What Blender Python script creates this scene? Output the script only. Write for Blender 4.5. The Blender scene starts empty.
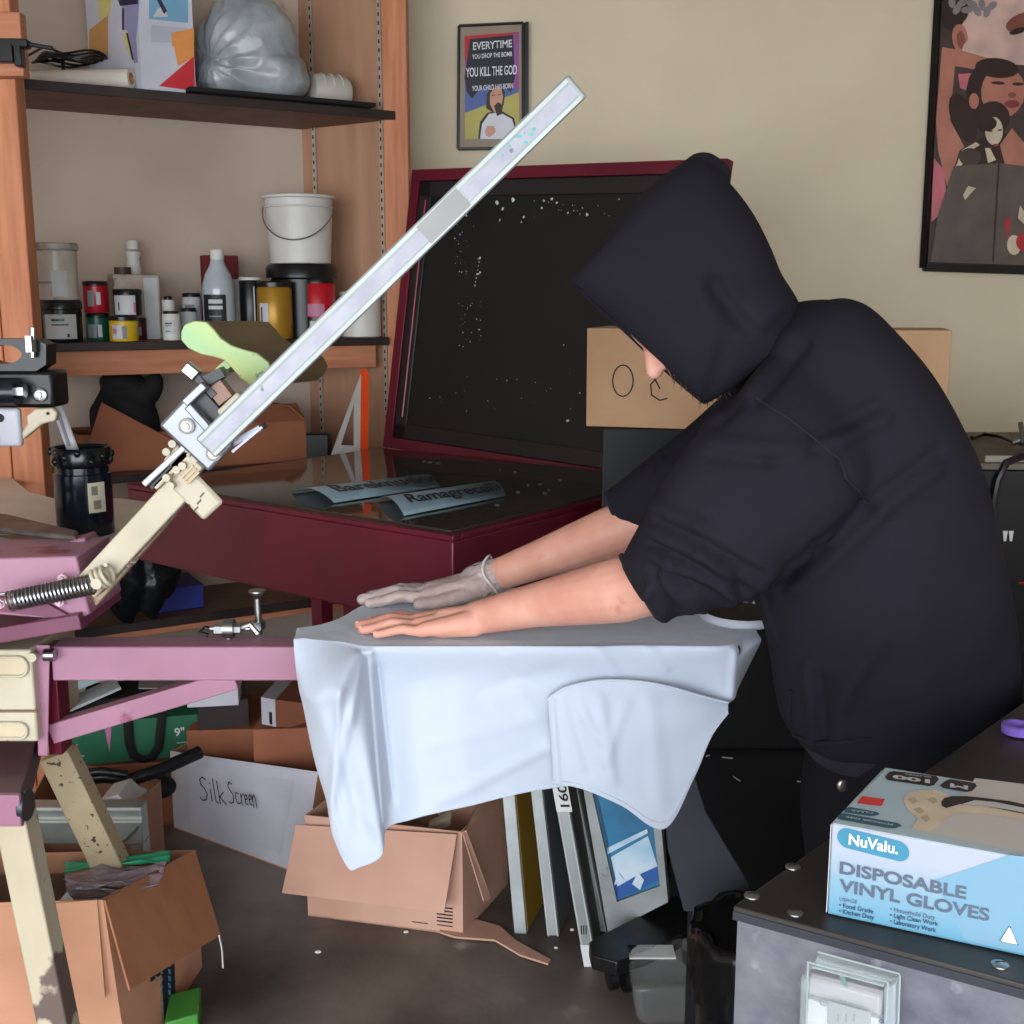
import bpy, bmesh, math, random
from mathutils import Vector, Matrix, noise as mnoise
random.seed(7)
V=Vector
C=bpy.context.scene.collection
PI=math.pi
# ---------------- camera model ----------------
F=1160.0; PITCH=math.radians(10.36); H=1.5
cp,sp=math.cos(PITCH),math.sin(PITCH)
CAM=V((0,0,H))
def ray(px,py):
    a=(px-512)/F; v=(512-py)/F
    return V((a,cp+v*sp,-sp+v*cp))
def PY(px,py,Y):
    r=ray(px,py); return CAM+r*(Y/r.y)
def PZ(px,py,z):
    r=ray(px,py); return CAM+r*((z-H)/r.z)
def PL(px,py,p0,n):      # meet a world plane
    r=ray(px,py); return CAM+r*((p0-CAM).dot(n)/r.dot(n))
cd=bpy.data.cameras.new('camera'); cam=bpy.data.objects.new('camera',cd); C.objects.link(cam)
cam.location=CAM; cam.rotation_euler=(PI/2-PITCH,0,0)
cd.sensor_width=36; cd.lens=36*F/1024; cd.clip_start=.05
bpy.context.scene.camera=cam
# ---------------- materials ----------------
def lin(c):
    return tuple(((x/255)/12.92 if x/255<=.04045 else ((x/255+.055)/1.055)**2.4) for x in c)+(1,)
MC={}
def mat(name,c,rough=.6,metal=0,c2=None,scale=8,stretch=None,bump=0,bscale=60,detail=4,lo=.35,hi=.65,spec=.5,alpha=None,trans=0,coat=0,c3=None,scale3=30,lo3=.6,hi3=.65,sheen=0,ior=1.45):
    if name in MC: return MC[name]
    m=bpy.data.materials.new(name); MC[name]=m; m.use_nodes=True
    nt=m.node_tree; N=nt.nodes; L=nt.links; b=N['Principled BSDF']
    b.inputs['Roughness'].default_value=rough; b.inputs['Metallic'].default_value=metal
    b.inputs['Specular IOR Level'].default_value=spec; b.inputs['IOR'].default_value=ior
    b.inputs['Coat Weight'].default_value=coat; b.inputs['Sheen Weight'].default_value=sheen
    b.inputs['Transmission Weight'].default_value=trans
    if alpha is not None: b.inputs['Alpha'].default_value=alpha
    tc=N.new('ShaderNodeTexCoord'); mp=N.new('ShaderNodeMapping'); L.new(tc.outputs['Object'],mp.inputs[0])
    if stretch: mp.inputs['Scale'].default_value=stretch
    nz=N.new('ShaderNodeTexNoise'); nz.inputs['Scale'].default_value=scale; nz.inputs['Detail'].default_value=detail
    L.new(mp.outputs[0],nz.inputs[0])
    cr=N.new('ShaderNodeValToRGB'); cr.color_ramp.elements[0].position=lo; cr.color_ramp.elements[1].position=hi
    base=lin(c);
    if c2 is None: c2=tuple(x*.93 for x in c)
    cr.color_ramp.elements[0].color=lin(c2); cr.color_ramp.elements[1].color=base
    L.new(nz.outputs[0],cr.inputs[0]); out=cr.outputs[0]
    if c3 is not None:
        n3=N.new('ShaderNodeTexNoise'); n3.inputs['Scale'].default_value=scale3; n3.inputs['Detail'].default_value=5
        L.new(tc.outputs['Object'],n3.inputs[0])
        r3=N.new('ShaderNodeValToRGB'); r3.color_ramp.elements[0].position=lo3; r3.color_ramp.elements[1].position=hi3
        L.new(n3.outputs[0],r3.inputs[0])
        mx=N.new('ShaderNodeMix'); mx.data_type='RGBA'; L.new(r3.outputs[0],mx.inputs[0]); L.new(out,mx.inputs[6]); mx.inputs[7].default_value=lin(c3)
        out=mx.outputs[2]
    L.new(out,b.inputs['Base Color'])
    if bump:
        n2=N.new('ShaderNodeTexNoise'); n2.inputs['Scale'].default_value=bscale; n2.inputs['Detail'].default_value=3
        L.new(tc.outputs['Object'],n2.inputs[0])
        bp=N.new('ShaderNodeBump'); bp.inputs['Strength'].default_value=bump; bp.inputs['Distance'].default_value=.01
        L.new(n2.outputs[0],bp.inputs['Height']); L.new(bp.outputs[0],b.inputs['Normal'])
    return m
def wood(name,c,c2,stretch=(14,14,1.2),rough=.6):
    return mat(name,c,rough,c2=c2,scale=3,stretch=stretch,lo=.3,hi=.7,detail=8,bump=.08,bscale=90)
# ---------------- mesh builder ----------------
class M:
    def __init__(s): s.v=[]; s.f=[]; s.mi=[]; s.m=0
    def add(s,vs,fs):
        o=len(s.v); s.v+=[V(a) for a in vs]
        for f in fs: s.f.append([o+i for i in f]); s.mi.append(s.m)
        return s
    def box(s,o,u,v,w):
        o,u,v,w=V(o),V(u),V(v),V(w)
        if u.cross(v).dot(w)<0: u,v=v,u
        return s.add([o,o+u,o+u+v,o+v,o+w,o+u+w,o+u+v+w,o+v+w],[(3,2,1,0),(4,5,6,7),(0,1,5,4),(1,2,6,5),(2,3,7,6),(3,0,4,7)])
    def cbox(s,c,sx,sy,sz,R=None):
        R=R or Matrix.Identity(3); u=R@V((sx,0,0)); v=R@V((0,sy,0)); w=R@V((0,0,sz))
        return s.box(V(c)-(u+v+w)/2,u,v,w)
    def hexa(s,b,t):   # 4 bottom, 4 top points
        return s.add(list(b)+list(t),[(3,2,1,0),(4,5,6,7),(0,1,5,4),(1,2,6,5),(2,3,7,6),(3,0,4,7)])
    def rings(s,rs,cap=True,closed=False):
        n=len(rs[0]); vs=[p for r in rs for p in r]; fs=[]
        K=len(rs)
        for k in range(K if closed else K-1):
            a=k*n; b=((k+1)%K)*n
            for i in range(n):
                j=(i+1)%n; fs.append((a+i,a+j,b+j,b+i))
        if cap and not closed: fs.append(tuple(range(n))[::-1]); fs.append(tuple((K-1)*n+i for i in range(n)))
        return s.add(vs,fs)
    def tube(s,pts,r,n=10,closed=False,flat=1.0,upv=None):
        pts=[V(p) for p in pts]; K=len(pts); rs=[]; prev=None
        for k,p in enumerate(pts):
            if closed: t=pts[(k+1)%K]-pts[k-1]
            else: t=pts[min(k+1,K-1)]-pts[max(k-1,0)]
            t.normalize()
            if prev is None:
                a=V(upv) if upv is not None else (V((0,0,1)) if abs(t.z)<.9 else V((1,0,0)))
            else: a=prev
            a=(a-t*a.dot(t)).normalized(); b=t.cross(a); prev=a
            rr=r[k] if isinstance(r,(list,tuple)) else r
            rs.append([p+a*math.cos(2*PI*i/n)*rr+b*math.sin(2*PI*i/n)*rr*flat for i in range(n)])
        return s.rings(rs,closed=closed)
    def cyl(s,p0,p1,r0,r1=None,n=20): return s.tube([p0,p1],[r0,r0 if r1 is None else r1],n)
    def lathe(s,prof,o=(0,0,0),ax=(0,0,1),n=28,cap=True,sx=1,sy=1):
        o=V(o); q=V((0,0,1)).rotation_difference(V(ax).normalized()); rs=[]
        for r,z in prof:
            rs.append([o+q@V((r*math.cos(2*PI*i/n)*sx,r*math.sin(2*PI*i/n)*sy,z)) for i in range(n)])
        return s.rings(rs,cap=cap)
    def prism(s,poly,vec):
        poly=[V(p) for p in poly]; vec=V(vec); n=len(poly)
        nr=V((0,0,0))
        for i in range(n): nr+=poly[i].cross(poly[(i+1)%n])
        if nr.dot(vec)<0: poly=poly[::-1]
        vs=poly+[p+vec for p in poly]
        fs=[tuple(range(n))[::-1],tuple(range(n,2*n))]+[(i,(i+1)%n,n+(i+1)%n,n+i) for i in range(n)]
        return s.add(vs,fs)
    def sph(s,c,rx,ry=None,rz=None,R=None,n=16,k=10):
        ry=ry or rx; rz=rz or rx; R=R or Matrix.Identity(3); c=V(c); rs=[]
        for j in range(1,k):
            t=PI*j/k
            rs.append([c+R@V((rx*math.sin(t)*math.cos(2*PI*i/n),ry*math.sin(t)*math.sin(2*PI*i/n),-rz*math.cos(t))) for i in range(n)])
        o=len(s.v); s.rings(rs,cap=False); a=len(s.v); s.v+=[c+R@V((0,0,-rz)),c+R@V((0,0,rz))]
        for i in range(n):
            s.f.append([a,o+(i+1)%n,o+i]); s.mi.append(s.m)
            e=o+(k-2)*n; s.f.append([a+1,e+i,e+(i+1)%n]); s.mi.append(s.m)
        return s
    def cap(s,p0,p1,r0,r1=None,n=14):  # rounded tapered capsule
        r1=r0 if r1 is None else r1; p0=V(p0); p1=V(p1); d=(p1-p0).normalized(); pts=[];rr=[]
        for a in (85,60,35,12): pts.append(p0-d*r0*math.sin(math.radians(a))); rr.append(r0*math.cos(math.radians(a)))
        pts.append(p0); rr.append(r0)
        pts.append(p1); rr.append(r1)
        for a in (12,35,60,85): pts.append(p1+d*r1*math.sin(math.radians(a))); rr.append(r1*math.cos(math.radians(a)))
        return s.tube(pts,rr,n)
    def poly(s,pts): return s.add(pts,[tuple(range(len(pts)))])
    def build(s,name,mats,parent=None,smooth=40,bevel=0,sub=0,solid=0,soff=-1,bseg=2):
        if not isinstance(mats,(list,tuple)): mats=[mats]
        me=bpy.data.meshes.new(name); off=wloc(parent)
        me.from_pydata([tuple(a-off) for a in s.v],[],s.f)
        for m in mats: me.materials.append(m)
        me.polygons.foreach_set('material_index',s.mi); me.update()
        if smooth: me.shade_smooth(); me.set_sharp_from_angle(angle=math.radians(smooth))
        o=bpy.data.objects.new(name,me); C.objects.link(o)
        if parent: o.parent=parent
        else:
            xs=[v.co.x for v in me.vertices]; ys=[v.co.y for v in me.vertices]; zs=[v.co.z for v in me.vertices]
            c=V(((min(xs)+max(xs))/2,(min(ys)+max(ys))/2,min(zs))); me.transform(Matrix.Translation(-c)); o.location=c
        if solid: q=o.modifiers.new('s','SOLIDIFY'); q.thickness=solid; q.offset=soff
        if bevel: q=o.modifiers.new('b','BEVEL'); q.width=bevel; q.segments=bseg; q.limit_method='ANGLE'; q.angle_limit=math.radians(40); q.harden_normals=False
        if sub: q=o.modifiers.new('u','SUBSURF'); q.levels=sub; q.render_levels=sub
        return o
def wloc(o):
    r=V((0,0,0))
    while o: r+=o.location; o=o.parent
    return r
def fin(o,mods):  # bake modifiers into the mesh without operators
    for t,kw in mods:
        q=o.modifiers.new('x',t)
        for k,v in kw.items(): setattr(q,k,v)
    bpy.context.view_layer.update()
    dg=bpy.context.evaluated_depsgraph_get(); me=bpy.data.meshes.new_from_object(o.evaluated_get(dg))
    o.modifiers.clear(); old=o.data; o.data=me; bpy.data.meshes.remove(old)
    me.shade_smooth(); return o
def tag(o,label,cat,group=None,kind=None):
    if label: o['label']=label
    if cat: o['category']=cat
    if group: o['group']=group
    if kind: o['kind']=kind
    return o
def thing(name,label,cat,loc,group=None):
    o=bpy.data.objects.new(name,None); C.objects.link(o); o.location=loc; o.empty_display_size=.05
    return tag(o,label,cat,group)
def st(o): o['kind']='structure'; return o
def copy_tree(o,parent=None):
    c=o.copy(); C.objects.link(c); c.parent=parent
    for ch in list(o.children): copy_tree(ch,c)
    return c
# text laid on a surface: o = lower left corner, u = reading direction (unit), v = up (unit), h = capital height
def text(name,s,o,u,v,h,m,parent=None,width=None,bold=0,th=.0006,lift=.0008,shear=0,sp=1.0,align='LEFT'):
    cu=bpy.data.curves.new(name,'FONT'); cu.body=s; cu.size=1; cu.offset=bold; cu.shear=shear; cu.space_character=sp; cu.space_line=.85; cu.align_x=align
    t=bpy.data.objects.new(name,cu); C.objects.link(t); bpy.context.view_layer.update()
    dg=bpy.context.evaluated_depsgraph_get(); me=bpy.data.meshes.new_from_object(t.evaluated_get(dg))
    bpy.data.objects.remove(t); bpy.data.curves.remove(cu)
    xs=[q.co.x for q in me.vertices] or [0,1]
    k=h/.7; kx=k if width is None else width/(max(xs)-min(xs))
    x0=min(xs) if align=='LEFT' else 0
    u=V(u).normalized(); v=V(v).normalized(); n=u.cross(v).normalized(); off=wloc(parent)
    for q in me.vertices: q.co=V(o)+u*(q.co.x-x0)*kx+v*q.co.y*k+n*lift-off
    me.materials.append(m); me.update()
    ob=bpy.data.objects.new(name,me); C.objects.link(ob); ob.parent=parent
    return ob
def strokes(mb,lines,o,u,v,r,lift=.0006):   # pen strokes; line points in metres on the surface
    u=V(u).normalized(); v=V(v).normalized(); n=u.cross(v).normalized()
    for ln in lines:
        pts=[V(o)+u*a+v*b+n*lift for a,b in ln]
        for a,b in zip(pts,pts[1:]):
            d=(b-a);
            if d.length<1e-6: continue
            d.normalize(); w=n.cross(d)*r; mb.poly([a-w-d*r*.6,b-w+d*r*.6,b+w+d*r*.6,a+w-d*r*.6])
def arc(cx,cy,rx,ry,a0,a1,n=10): return [(cx+rx*math.cos(math.radians(a0+(a1-a0)*i/n)),cy+ry*math.sin(math.radians(a0+(a1-a0)*i/n))) for i in range(n+1)]
def flatpoly(mb,pts,o,u,v,lift):
    u=V(u); v=V(v); n=u.cross(v).normalized()
    mb.poly([V(o)+u*a+v*b+n*lift for a,b in pts])
Z=V((0,0,1))
# ---------------- shared materials ----------------
WOODP=wood('pine_stud',(206,138,98),(178,108,74),(16,16,1.2))
WOODPH=wood('pine_rail',(200,136,100),(172,108,78),(1.5,1.5,16))
PLY=wood('plywood_panel',(186,144,116),(170,128,102),(6,6,.8))
SHELFD=mat('shelf_dark_edge',(52,40,36),.5,c2=(38,28,26))
SHELFU=wood('shelf_brown',(120,84,66),(96,66,52),(3,3,12))
CARD=mat('cardboard',(190,140,110),.85,c2=(176,126,98),scale=5,bump=.05,bscale=40)
CARDP=mat('cardboard_pale',(198,156,136),.85,c2=(186,142,122),scale=4,bump=.05,bscale=30)
CARDD=mat('cardboard_dark',(160,100,72),.85,c2=(140,86,62),scale=5)
WHITECARD=mat('white_cardboard',(205,205,215),.7,c2=(190,190,202),scale=6)
BLACK=mat('black_plastic',(18,18,20),.35)
BLACKM=mat('black_matte',(16,16,18),.8)
INK=mat('black_ink',(25,25,30),.7)
STEEL=mat('zinc_steel',(170,170,170),.3,1,c2=(150,150,150),scale=30)
ALU=mat('aluminium',(205,210,212),.42,.7,c2=(180,184,186),scale=20)
MAG=mat('magenta_paint',(160,114,134),.36,c2=(150,104,124),scale=6,c3=(120,50,80),scale3=9,lo3=.66,hi3=.7)
MAROON=mat('maroon_enamel',(100,20,40),.34,c2=(88,16,36),scale=5)
CREAM=mat('cream_paint',(192,182,160),.45,c2=(180,168,144),scale=8,c3=(70,58,48),scale3=34,lo3=.69,hi3=.71)
CREAMW=mat('worn_cream_paint',(190,180,156),.55,c2=(176,164,138),scale=10,c3=(104,86,80),scale3=7,lo3=.5,hi3=.53,stretch=(1,1,.4))
WHITEP=mat('white_plastic',(222,222,220),.4)
CLEAR=mat('clear_plastic',(225,230,235),.12,alpha=.28,spec=.8)
# ================= ROOM =================
WY=4.35
WP=mat('wall_paint_beige',(226,213,187),.85,c2=(218,205,179),scale=2,bump=.15,bscale=25,c3=(222,214,194),scale3=3.2,lo3=.7,hi3=.74)
WP2=mat('wall_left_pinkish',(206,188,172),.85,c2=(184,166,150),scale=1.5,bump=.1,bscale=25,c3=(168,150,136),scale3=9,lo3=.68,hi3=.8)  # left wall colour, pinker and darker than the back wall
CEIL=mat('ceiling_paint',(200,196,186),.9)
FLO=mat('concrete_floor',(128,118,110),.42,c2=(62,56,52),scale=2.2,lo=.36,hi=.62,detail=8,bump=.12,bscale=30,c3=(160,150,142),scale3=6,lo3=.66,hi3=.74)
F0=PY(393,111,4.0); F1=PZ(27,79,F0.z)
E=(F0-F1); E.z=0; E.normalize()          # shelf front direction, left to right
N_=V((-E.y,E.x,0))                        # towards the wall behind the shelf
SD=.36                                     # shelf depth
ZU=F0.z; ZL=PY(387,337,4.0).z
def fl(px,py,z,back=0):                    # point at height z seen at px, 'back' behind the shelf front line
    p0=F0+N_*back; r=ray(px,py); t=(p0-CAM).dot(N_)/r.dot(N_); p=CAM+r*t; return V((p.x,p.y,z))
st(M().box((-3.6,-1.3,-.05),(7,0,0),(0,6,0),(0,0,.05)).build('floor',FLO))
st(M().box((-3.6,-9,-.06),(7,0,0),(0,7.7,0),(0,0,.05)).build('driveway_floor',mat('driveway',(150,148,145),.9)))
B0=F0+N_*(SD+.005); tt=(WY-B0.y)/E.y; BC=B0+E*tt; BL=B0-E*3.6
st(M().box((BL.x,BL.y,0),E*(BC-BL).length,N_*.12,(0,0,2.75)).build('wall_left',WP2))
st(M().box((BC.x,WY,0),(3.4-BC.x,0,0),(0,.12,0),(0,0,2.75)).build('wall_back',WP))
st(M().box((3.4,-1.3,0),(.12,0,0),(0,5.8,0),(0,0,2.75)).build('wall_right',WP))
st(M().box((-3.72,-1.3,0),(.12,0,0),(0,4.6,0),(0,0,2.75)).build('wall_side',WP))
st(M().box((-3.72,-1.3,2.75),(7.24,0,0),(0,5.9,0),(0,0,.1)).build('ceiling',CEIL))
st(M().box((-3.6,-1.42,2.3),(7,0,0),(0,.12,0),(0,0,.45)).box((2.0,-1.42,0),(1.4,0,0),(0,.12,0),(0,0,2.3)).build('wall_front',WP))
# ---- shelving ----
sh=thing('garage_shelving','pine and plywood built-in shelving with dark-edged shelves against the left wall','shelving',(F0.x,F0.y,0))
def xy(p,z): return V((p.x,p.y,z))
post=PY(387,330,4.0); pr=PY(411,330,4.0)
M().box((post.x,4.0,0),(pr.x-post.x,0,0),(0,.09,0),(0,0,2.7)).build('post',WOODP,sh,bevel=.003)
# side panel from post back to the wall seen at px 305
pw=fl(305,230,0,SD); pf=V((post.x,4.02,0))
dv=(pw-pf); nn=V((-dv.y,dv.x,0)).normalized()
if nn.y<0: nn=-nn
M().box(pf,dv,nn*.018,(0,0,2.7)).build('side_panel',PLY,sh)
HOLE=mat('slot_dark',(60,50,45),.8)
for t in (.0,.82):
    b=M(); q=pf+dv*t-nn*.004; w=dv.normalized()*.016
    b.box(xy(q,.2)-w*.1,w,-nn*.004,(0,0,2.5)); b.m=1
    zz=.9
    while zz<2.65: b.box(xy(q,zz)+w*.3,w*.35,-nn*.0052,(0,0,.012)); zz+=.028
    b.build('shelf_standard',[mat('standard_white',(190,180,165),.5,.3),HOLE],sh)
L0=F0-E*1.75
def shelf(z,th,right,name='shelf_board',left=L0):
    b=M(); r=F0+E*right; d=(r-left).length
    b.box(xy(left,z-th),E*d,N_*SD,(0,0,th)); b.m=1; b.box(xy(left,z-th)-N_*.004,E*d,N_*.005,(0,0,th))
    return b.build(name,[SHELFU,SHELFD],sh,bevel=.002)
shelf(ZU,.028,.02); shelf(ZL,.026,-.03)
shelf(.97,.025,-.05); shelf(.50,.03,.0)
M().box(xy(L0+N_*.02,ZL-.026-.075),E*1.68,N_*.03,(0,0,.075)).build('rail',WOODPH,sh,bevel=.002)
M().box(xy(L0+N_*.0,.50-.03-.02),E*1.7,N_*.03,(0,0,.045)).build('rail',WOODPH,sh,bevel=.002)
# left studs
for (a,b_,dy,zt) in ((-74,-7,.03,2.7),(-6,26,.0,2.7)):
    p=PY(a,230,3.12+dy); q=PY(b_,230,3.12+dy)
    M().box((p.x,3.12+dy,0),(q.x-p.x,0,0),(0,.06,0),(0,0,zt)).build('post',WOODP,sh,bevel=.003)
p=PY(-60,48,3.10); q=PY(26,48,3.10); zt=PY(10,14,3.10).z; zb=PY(10,78,3.1).z
M().box((p.x,3.075,zb),(q.x-p.x,0,0),(0,.04,0),(0,0,zt-zb)).build('cross_block',WOODPH,sh,bevel=.003)
# ---- posters on the back wall ----
DARKF=mat('black_frame',(20,18,18),.35)
def wallpt(px,py,off=.0): return PY(px,py,WY-off)
art=thing('framed_picture','small framed lettered portrait poster on the wall above the open lid','picture',wallpt(493,148,.02))
a=wallpt(458,149,.03); bq=wallpt(523,148,.03); c=wallpt(523,23,.03); d=wallpt(459,26,.03)
MATB=mat('picture_mount',(158,142,126),.6)
M().hexa([a,bq,bq+V((0,.03,0)),a+V((0,.03,0))],[d,c,c+V((0,.03,0)),d+V((0,.03,0))]).build('mount',MATB,art)
b=M()
e=wallpt(528,147,.03)
for P,Q,w in ((a,bq,.005),(bq,c,.005),(c,d,.005),(d,a,.005)): b.tube([P-V((0,.003,0)),Q-V((0,.003,0))],w,6)
b.hexa([bq,bq+V((.02,0,0)),bq+V((.02,.03,0)),bq+V((0,.03,0))],[c,c+V((.02,0,.006)),c+V((.02,.03,.006)),c+V((0,.03,0))])
b.build('frame',DARKF,art)
def wp(px,py,o=.031): return wallpt(px,py,o)
cols={'r':(190,40,50),'p':(150,80,150),'b':(85,105,170),'y':(190,180,95),'k':(28,26,44),'w':(225,225,235),'s':(214,160,132),'h':(52,34,30)}
am=[mat('print_'+k,v_,.5) for k,v_ in cols.items()]; ks=list(cols)
b=M()
def pp(k,pts,o=.0312):
    b.m=ks.index(k); b.poly([wp(x,y,o) for x,y in pts][::-1])
pp('r',[(464.5,36),(519,32),(519,60),(465,66)],.0310); pp('p',[(465,60),(519,52),(519,84),(465,84)],.0311); pp('b',[(465,76),(519,76),(519,112),(465,112)],.0312); pp('y',[(465,113),(519,92),(519,139),(465,139)],.0313)
pp('p',[(512,34),(519,33),(519,92),(508,80)],.0313)
pp('k',[(470,39),(513,35),(515,78),(511,92),(500,84),(480,88),(472,99),(467,92),(464.5,78)],.0314)
pp('k',[(478,139),(480,122),(487,113),(500,110),(514,118),(519,139)],.0315)
pp('w',[(480,139),(482,124),(489,114),(499,112),(512,119),(518,139)],.0316)
pp('h',[(486,108),(487,94),(492,85),(500,84),(505,92),(504,104),(500,112),(492,112)],.0317)
pp('s',[(490,104),(490,94),(494,88),(501,88),(503,96),(502,106),(498,114),(494,112)],.0318)
pp('h',[(494,106),(498,102),(503,105),(502,114),(497,116)],.0319)
pp('s',[(485,131),(487,126),(494,126),(496,132),(490,137),(486,136)],.0319)
pp('h',[(492,95),(495,94.5),(495,95.5),(492,96)],.032); pp('h',[(498,94.5),(501,94),(501,95),(498,95.5)],.032)
b.build('artwork',am,art)
W_=mat('lettering_white',(230,232,240),.6)
for s,x0,y0,x1,y1,h in (('EVERYTIME',473,50,512,47,7.5),('YOU DROP THE BOMB',472,59,512,56,4.5),('YOU KILL THE GOD',466,77,517,74,9),('YOUR CHILD HAS BORN',472,91,513,88,5)):
    A=wp(x0,y0,.0335); B=wp(x1,y1,.0335); text('lettering',s,A,(B-A),V((0,0,1)),(wp(x0,y0-h)-wp(x0,y0)).length,W_,art,width=(B-A).length,bold=.015)
# large poster (plain generic collage)
pt=thing('framed_poster','large black-framed photo collage poster cropped by the right of the photo','poster',wallpt(990,268,.02))
TL=(943,-60); BLp=(925,265.5); BRp=(1120,272); TR=(1138,-60)
b=M(); P=[wallpt(*q,.015) for q in (BLp,BRp,TR,TL)]
b.hexa([P[0],P[1],P[1]+V((0,.012,0)),P[0]+V((0,.012,0))],[P[3],P[2],P[2]+V((0,.012,0)),P[3]+V((0,.012,0))])
b.build('backing',DARKF,pt)
b=M()
for i in range(4):
    A=P[i]; B=P[(i+1)%4]; cc=sum(P,V((0,0,0)))/4; A=A+(A-cc).normalized()*.01; B=B+(B-cc).normalized()*.01
    b.tube([A,B],.018,4,flat=.8,upv=(0,1,1))
b.build('frame',DARKF,pt)
pc={'skin':(196,130,112),'skin2':(226,190,180),'dark':(82,68,64),'coat':(104,92,86),'pink':(214,120,132),'hair':(60,44,40),'grey':(150,140,140),'cream':(222,205,180),'red':(190,50,60),'deep':(150,88,74),'lip':(150,70,74)}
pm=[mat('photo_'+k,v_,.35,c2=tuple(x*.86 for x in v_),scale=9) for k,v_ in pc.items()]; pk=list(pc)
b=M(); off=[.0156]
def q(k,pts):
    b.m=pk.index(k); off[0]+=.0002; b.poly([wallpt(x,y,off[0]) for x,y in pts][::-1])
def el(k,cx,cy,rx,ry,rot=0,n=18):
    q(k,[(cx+rx*math.cos(t)*math.cos(rot)-ry*math.sin(t)*math.sin(rot),cy+rx*math.cos(t)*math.sin(rot)+ry*math.sin(t)*math.cos(rot)) for t in [2*PI*i/n for i in range(n)]])
q('dark',[(945,-50),(1130,-50),(1115,268),(928,262)])
q('skin2',[(952,-50),(1130,-50),(1126,70),(960,62)]); el('hair',955,5,16,26,.3)
for i in range(9): el('grey',952+i*5,2+(i*7)%13,3.5,6,.5*i)
el('skin',960,38,8,14,-.1); el('deep',961,40,4.5,9,-.1); el('deep',1023,22,18,9,-.35); el('hair',1018,31,9,3,-.3); el('skin2',990,50,28,16)
q('skin',[(942,47),(960,50),(995,60),(990,72),(955,66),(950,120),(966,150),(958,186),(948,190),(938,150),(936,120)])
q('pink',[(958,74),(976,73),(970,92),(960,88)]); q('pink',[(934,158),(944,170),(947,200),(940,215),(931,222)])
el('hair',992,92,26,34,.1); el('hair',963,118,12,26,-.35)
el('skin',1003,92,22,26,.1); el('skin',974,101,5,8); el('hair',997,68,22,10,.1)
el('hair',998,83,7,1.6,.05); el('hair',1018,84,6,1.6); el('deep',1012,95,4,3); el('lip',1012,104,8,4);
el('hair',993,118,17,17); q('hair',[(955,165),(960,150),(978,140),(1000,128),(1012,140),(1020,170),(1010,180)])
el('cream',994,131,9,14); el('hair',988,124,9,7,-.3); el('hair',990,131,3,.8); el('hair',1000,130,2.4,.8); el('lip',996,145,3,1.4); q('cream',[(985,148),(990,148),(996,160),(988,163)])
q('cream',[(956,166),(962,150),(976,142),(980,145),(968,152),(961,167)]); el('dark',970,157,11,9)
q('skin',[(1000,145),(1012,128),(1030,150),(1024,170),(1005,165)])
q('coat',[(954,166),(1000,163),(1040,168),(1050,266),(930,262),(938,215)])
q('hair',[(998,160),(1000,160),(994,262),(992,262)]); q('cream',[(963,195),(968,186),(976,188),(972,192),(965,200)])
q('red',[(1004,220),(1011,218),(1008,240)]); el('cream',1014,245,7,10); el('red',1024,242,8,9); q('cream',[(1020,205),(1026,215),(1026,226),(1018,218)])
b.build('photo_print',pm,pt,smooth=0)
# ================= EXPOSURE UNIT =================
ZT=1.02
C0=PZ(453,537,ZT); ex=V((-.7932,.6088,0)).normalized(); ey=V((.6088,.7932,0))
LN,DN=1.13,.96
C1=C0+ex*LN; C2=C1+ey*DN; C3=C0+ey*DN
un=thing('exposure_unit','maroon metal screen exposure unit with a glass top and its lid open','exposure unit',(C0.x,C0.y,0))
def at(u,v,z): return C0+ex*u+ey*v+V((0,0,z-ZT))
b=M(); b.box(at(0,0,ZT-.20),ex*LN,ey*DN,(0,0,.19)); b.build('body',MAROON,un,bevel=.004)
b=M()
for u,v,du,dv_ in ((0,0,LN,.03),(0,DN-.03,LN,.03),(0,.03,.03,DN-.06),(LN-.03,.03,.03,DN-.06)):
    b.box(at(u,v,ZT-.01),ex*du,ey*dv_,(0,0,.012))
b.build('top_rim',MAROON,un,bevel=.002)
GL=mat('dark_glass_bed',(66,62,54),.05,c2=(58,55,48),spec=.9,scale=3,c3=(110,110,104),scale3=25,lo3=.72,hi3=.75)
M().box(at(.028,.028,ZT-.006),ex*(LN-.056),ey*(DN-.056),(0,0,.012)).build('glass_top',GL,un)
for u,v in ((.16,.58),(LN-.14,.55),(.16,DN-.1),(LN-.14,DN-.1),(.80,.50)):
    M().box(at(u,v,0),ex*.045,ey*.045,(0,0,ZT-.2)).build('leg',MAROON,un)
M().box(at(.5,.62,.34),ex*(LN-.66),ey*.02,(0,0,.24)).build('stand_panel',MAROON,un)
# lid, hinged at the far edge, leaning back
lw=V((0,0,.89))+ey*.124; RO=.040; lo_=at(LN,DN+.012,ZT+.004); lt0=lw.normalized()
ln_=-ex*math.cos(RO)-lt0*math.sin(RO); lt=lt0*math.cos(RO)-ex*math.sin(RO); th=ln_.cross(lt).normalized()
if th.y>0: th=-th
th_=-th*.035      # thickness goes back
W_l=LN; Hh=lw.length
b=M(); bw=.036
for a0,b0,da,db in ((0,0,W_l,bw),(0,Hh-bw,W_l,bw),(0,bw,bw,Hh-2*bw),(W_l-bw,bw,bw,Hh-2*bw)):
    b.box(lo_+ln_*a0+lt*b0,ln_*da,lt*db,th_)
b.box(lo_+th_*.9,ln_*W_l,lt*Hh,th_*.1)
lid=b.build('lid_frame',MAROON,un,bevel=.004)
RUB=mat('black_rubber_blanket',(20,23,25),.38,c2=(13,15,17),scale=4,lo=.3,hi=.7)
b=M(); b.box(lo_+ln_*bw+lt*bw+th_*.35,ln_*(W_l-2*bw),lt*(Hh-2*bw),th_*.5)
bl=b.build('rubber_blanket',RUB,lid)
b=M();
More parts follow.
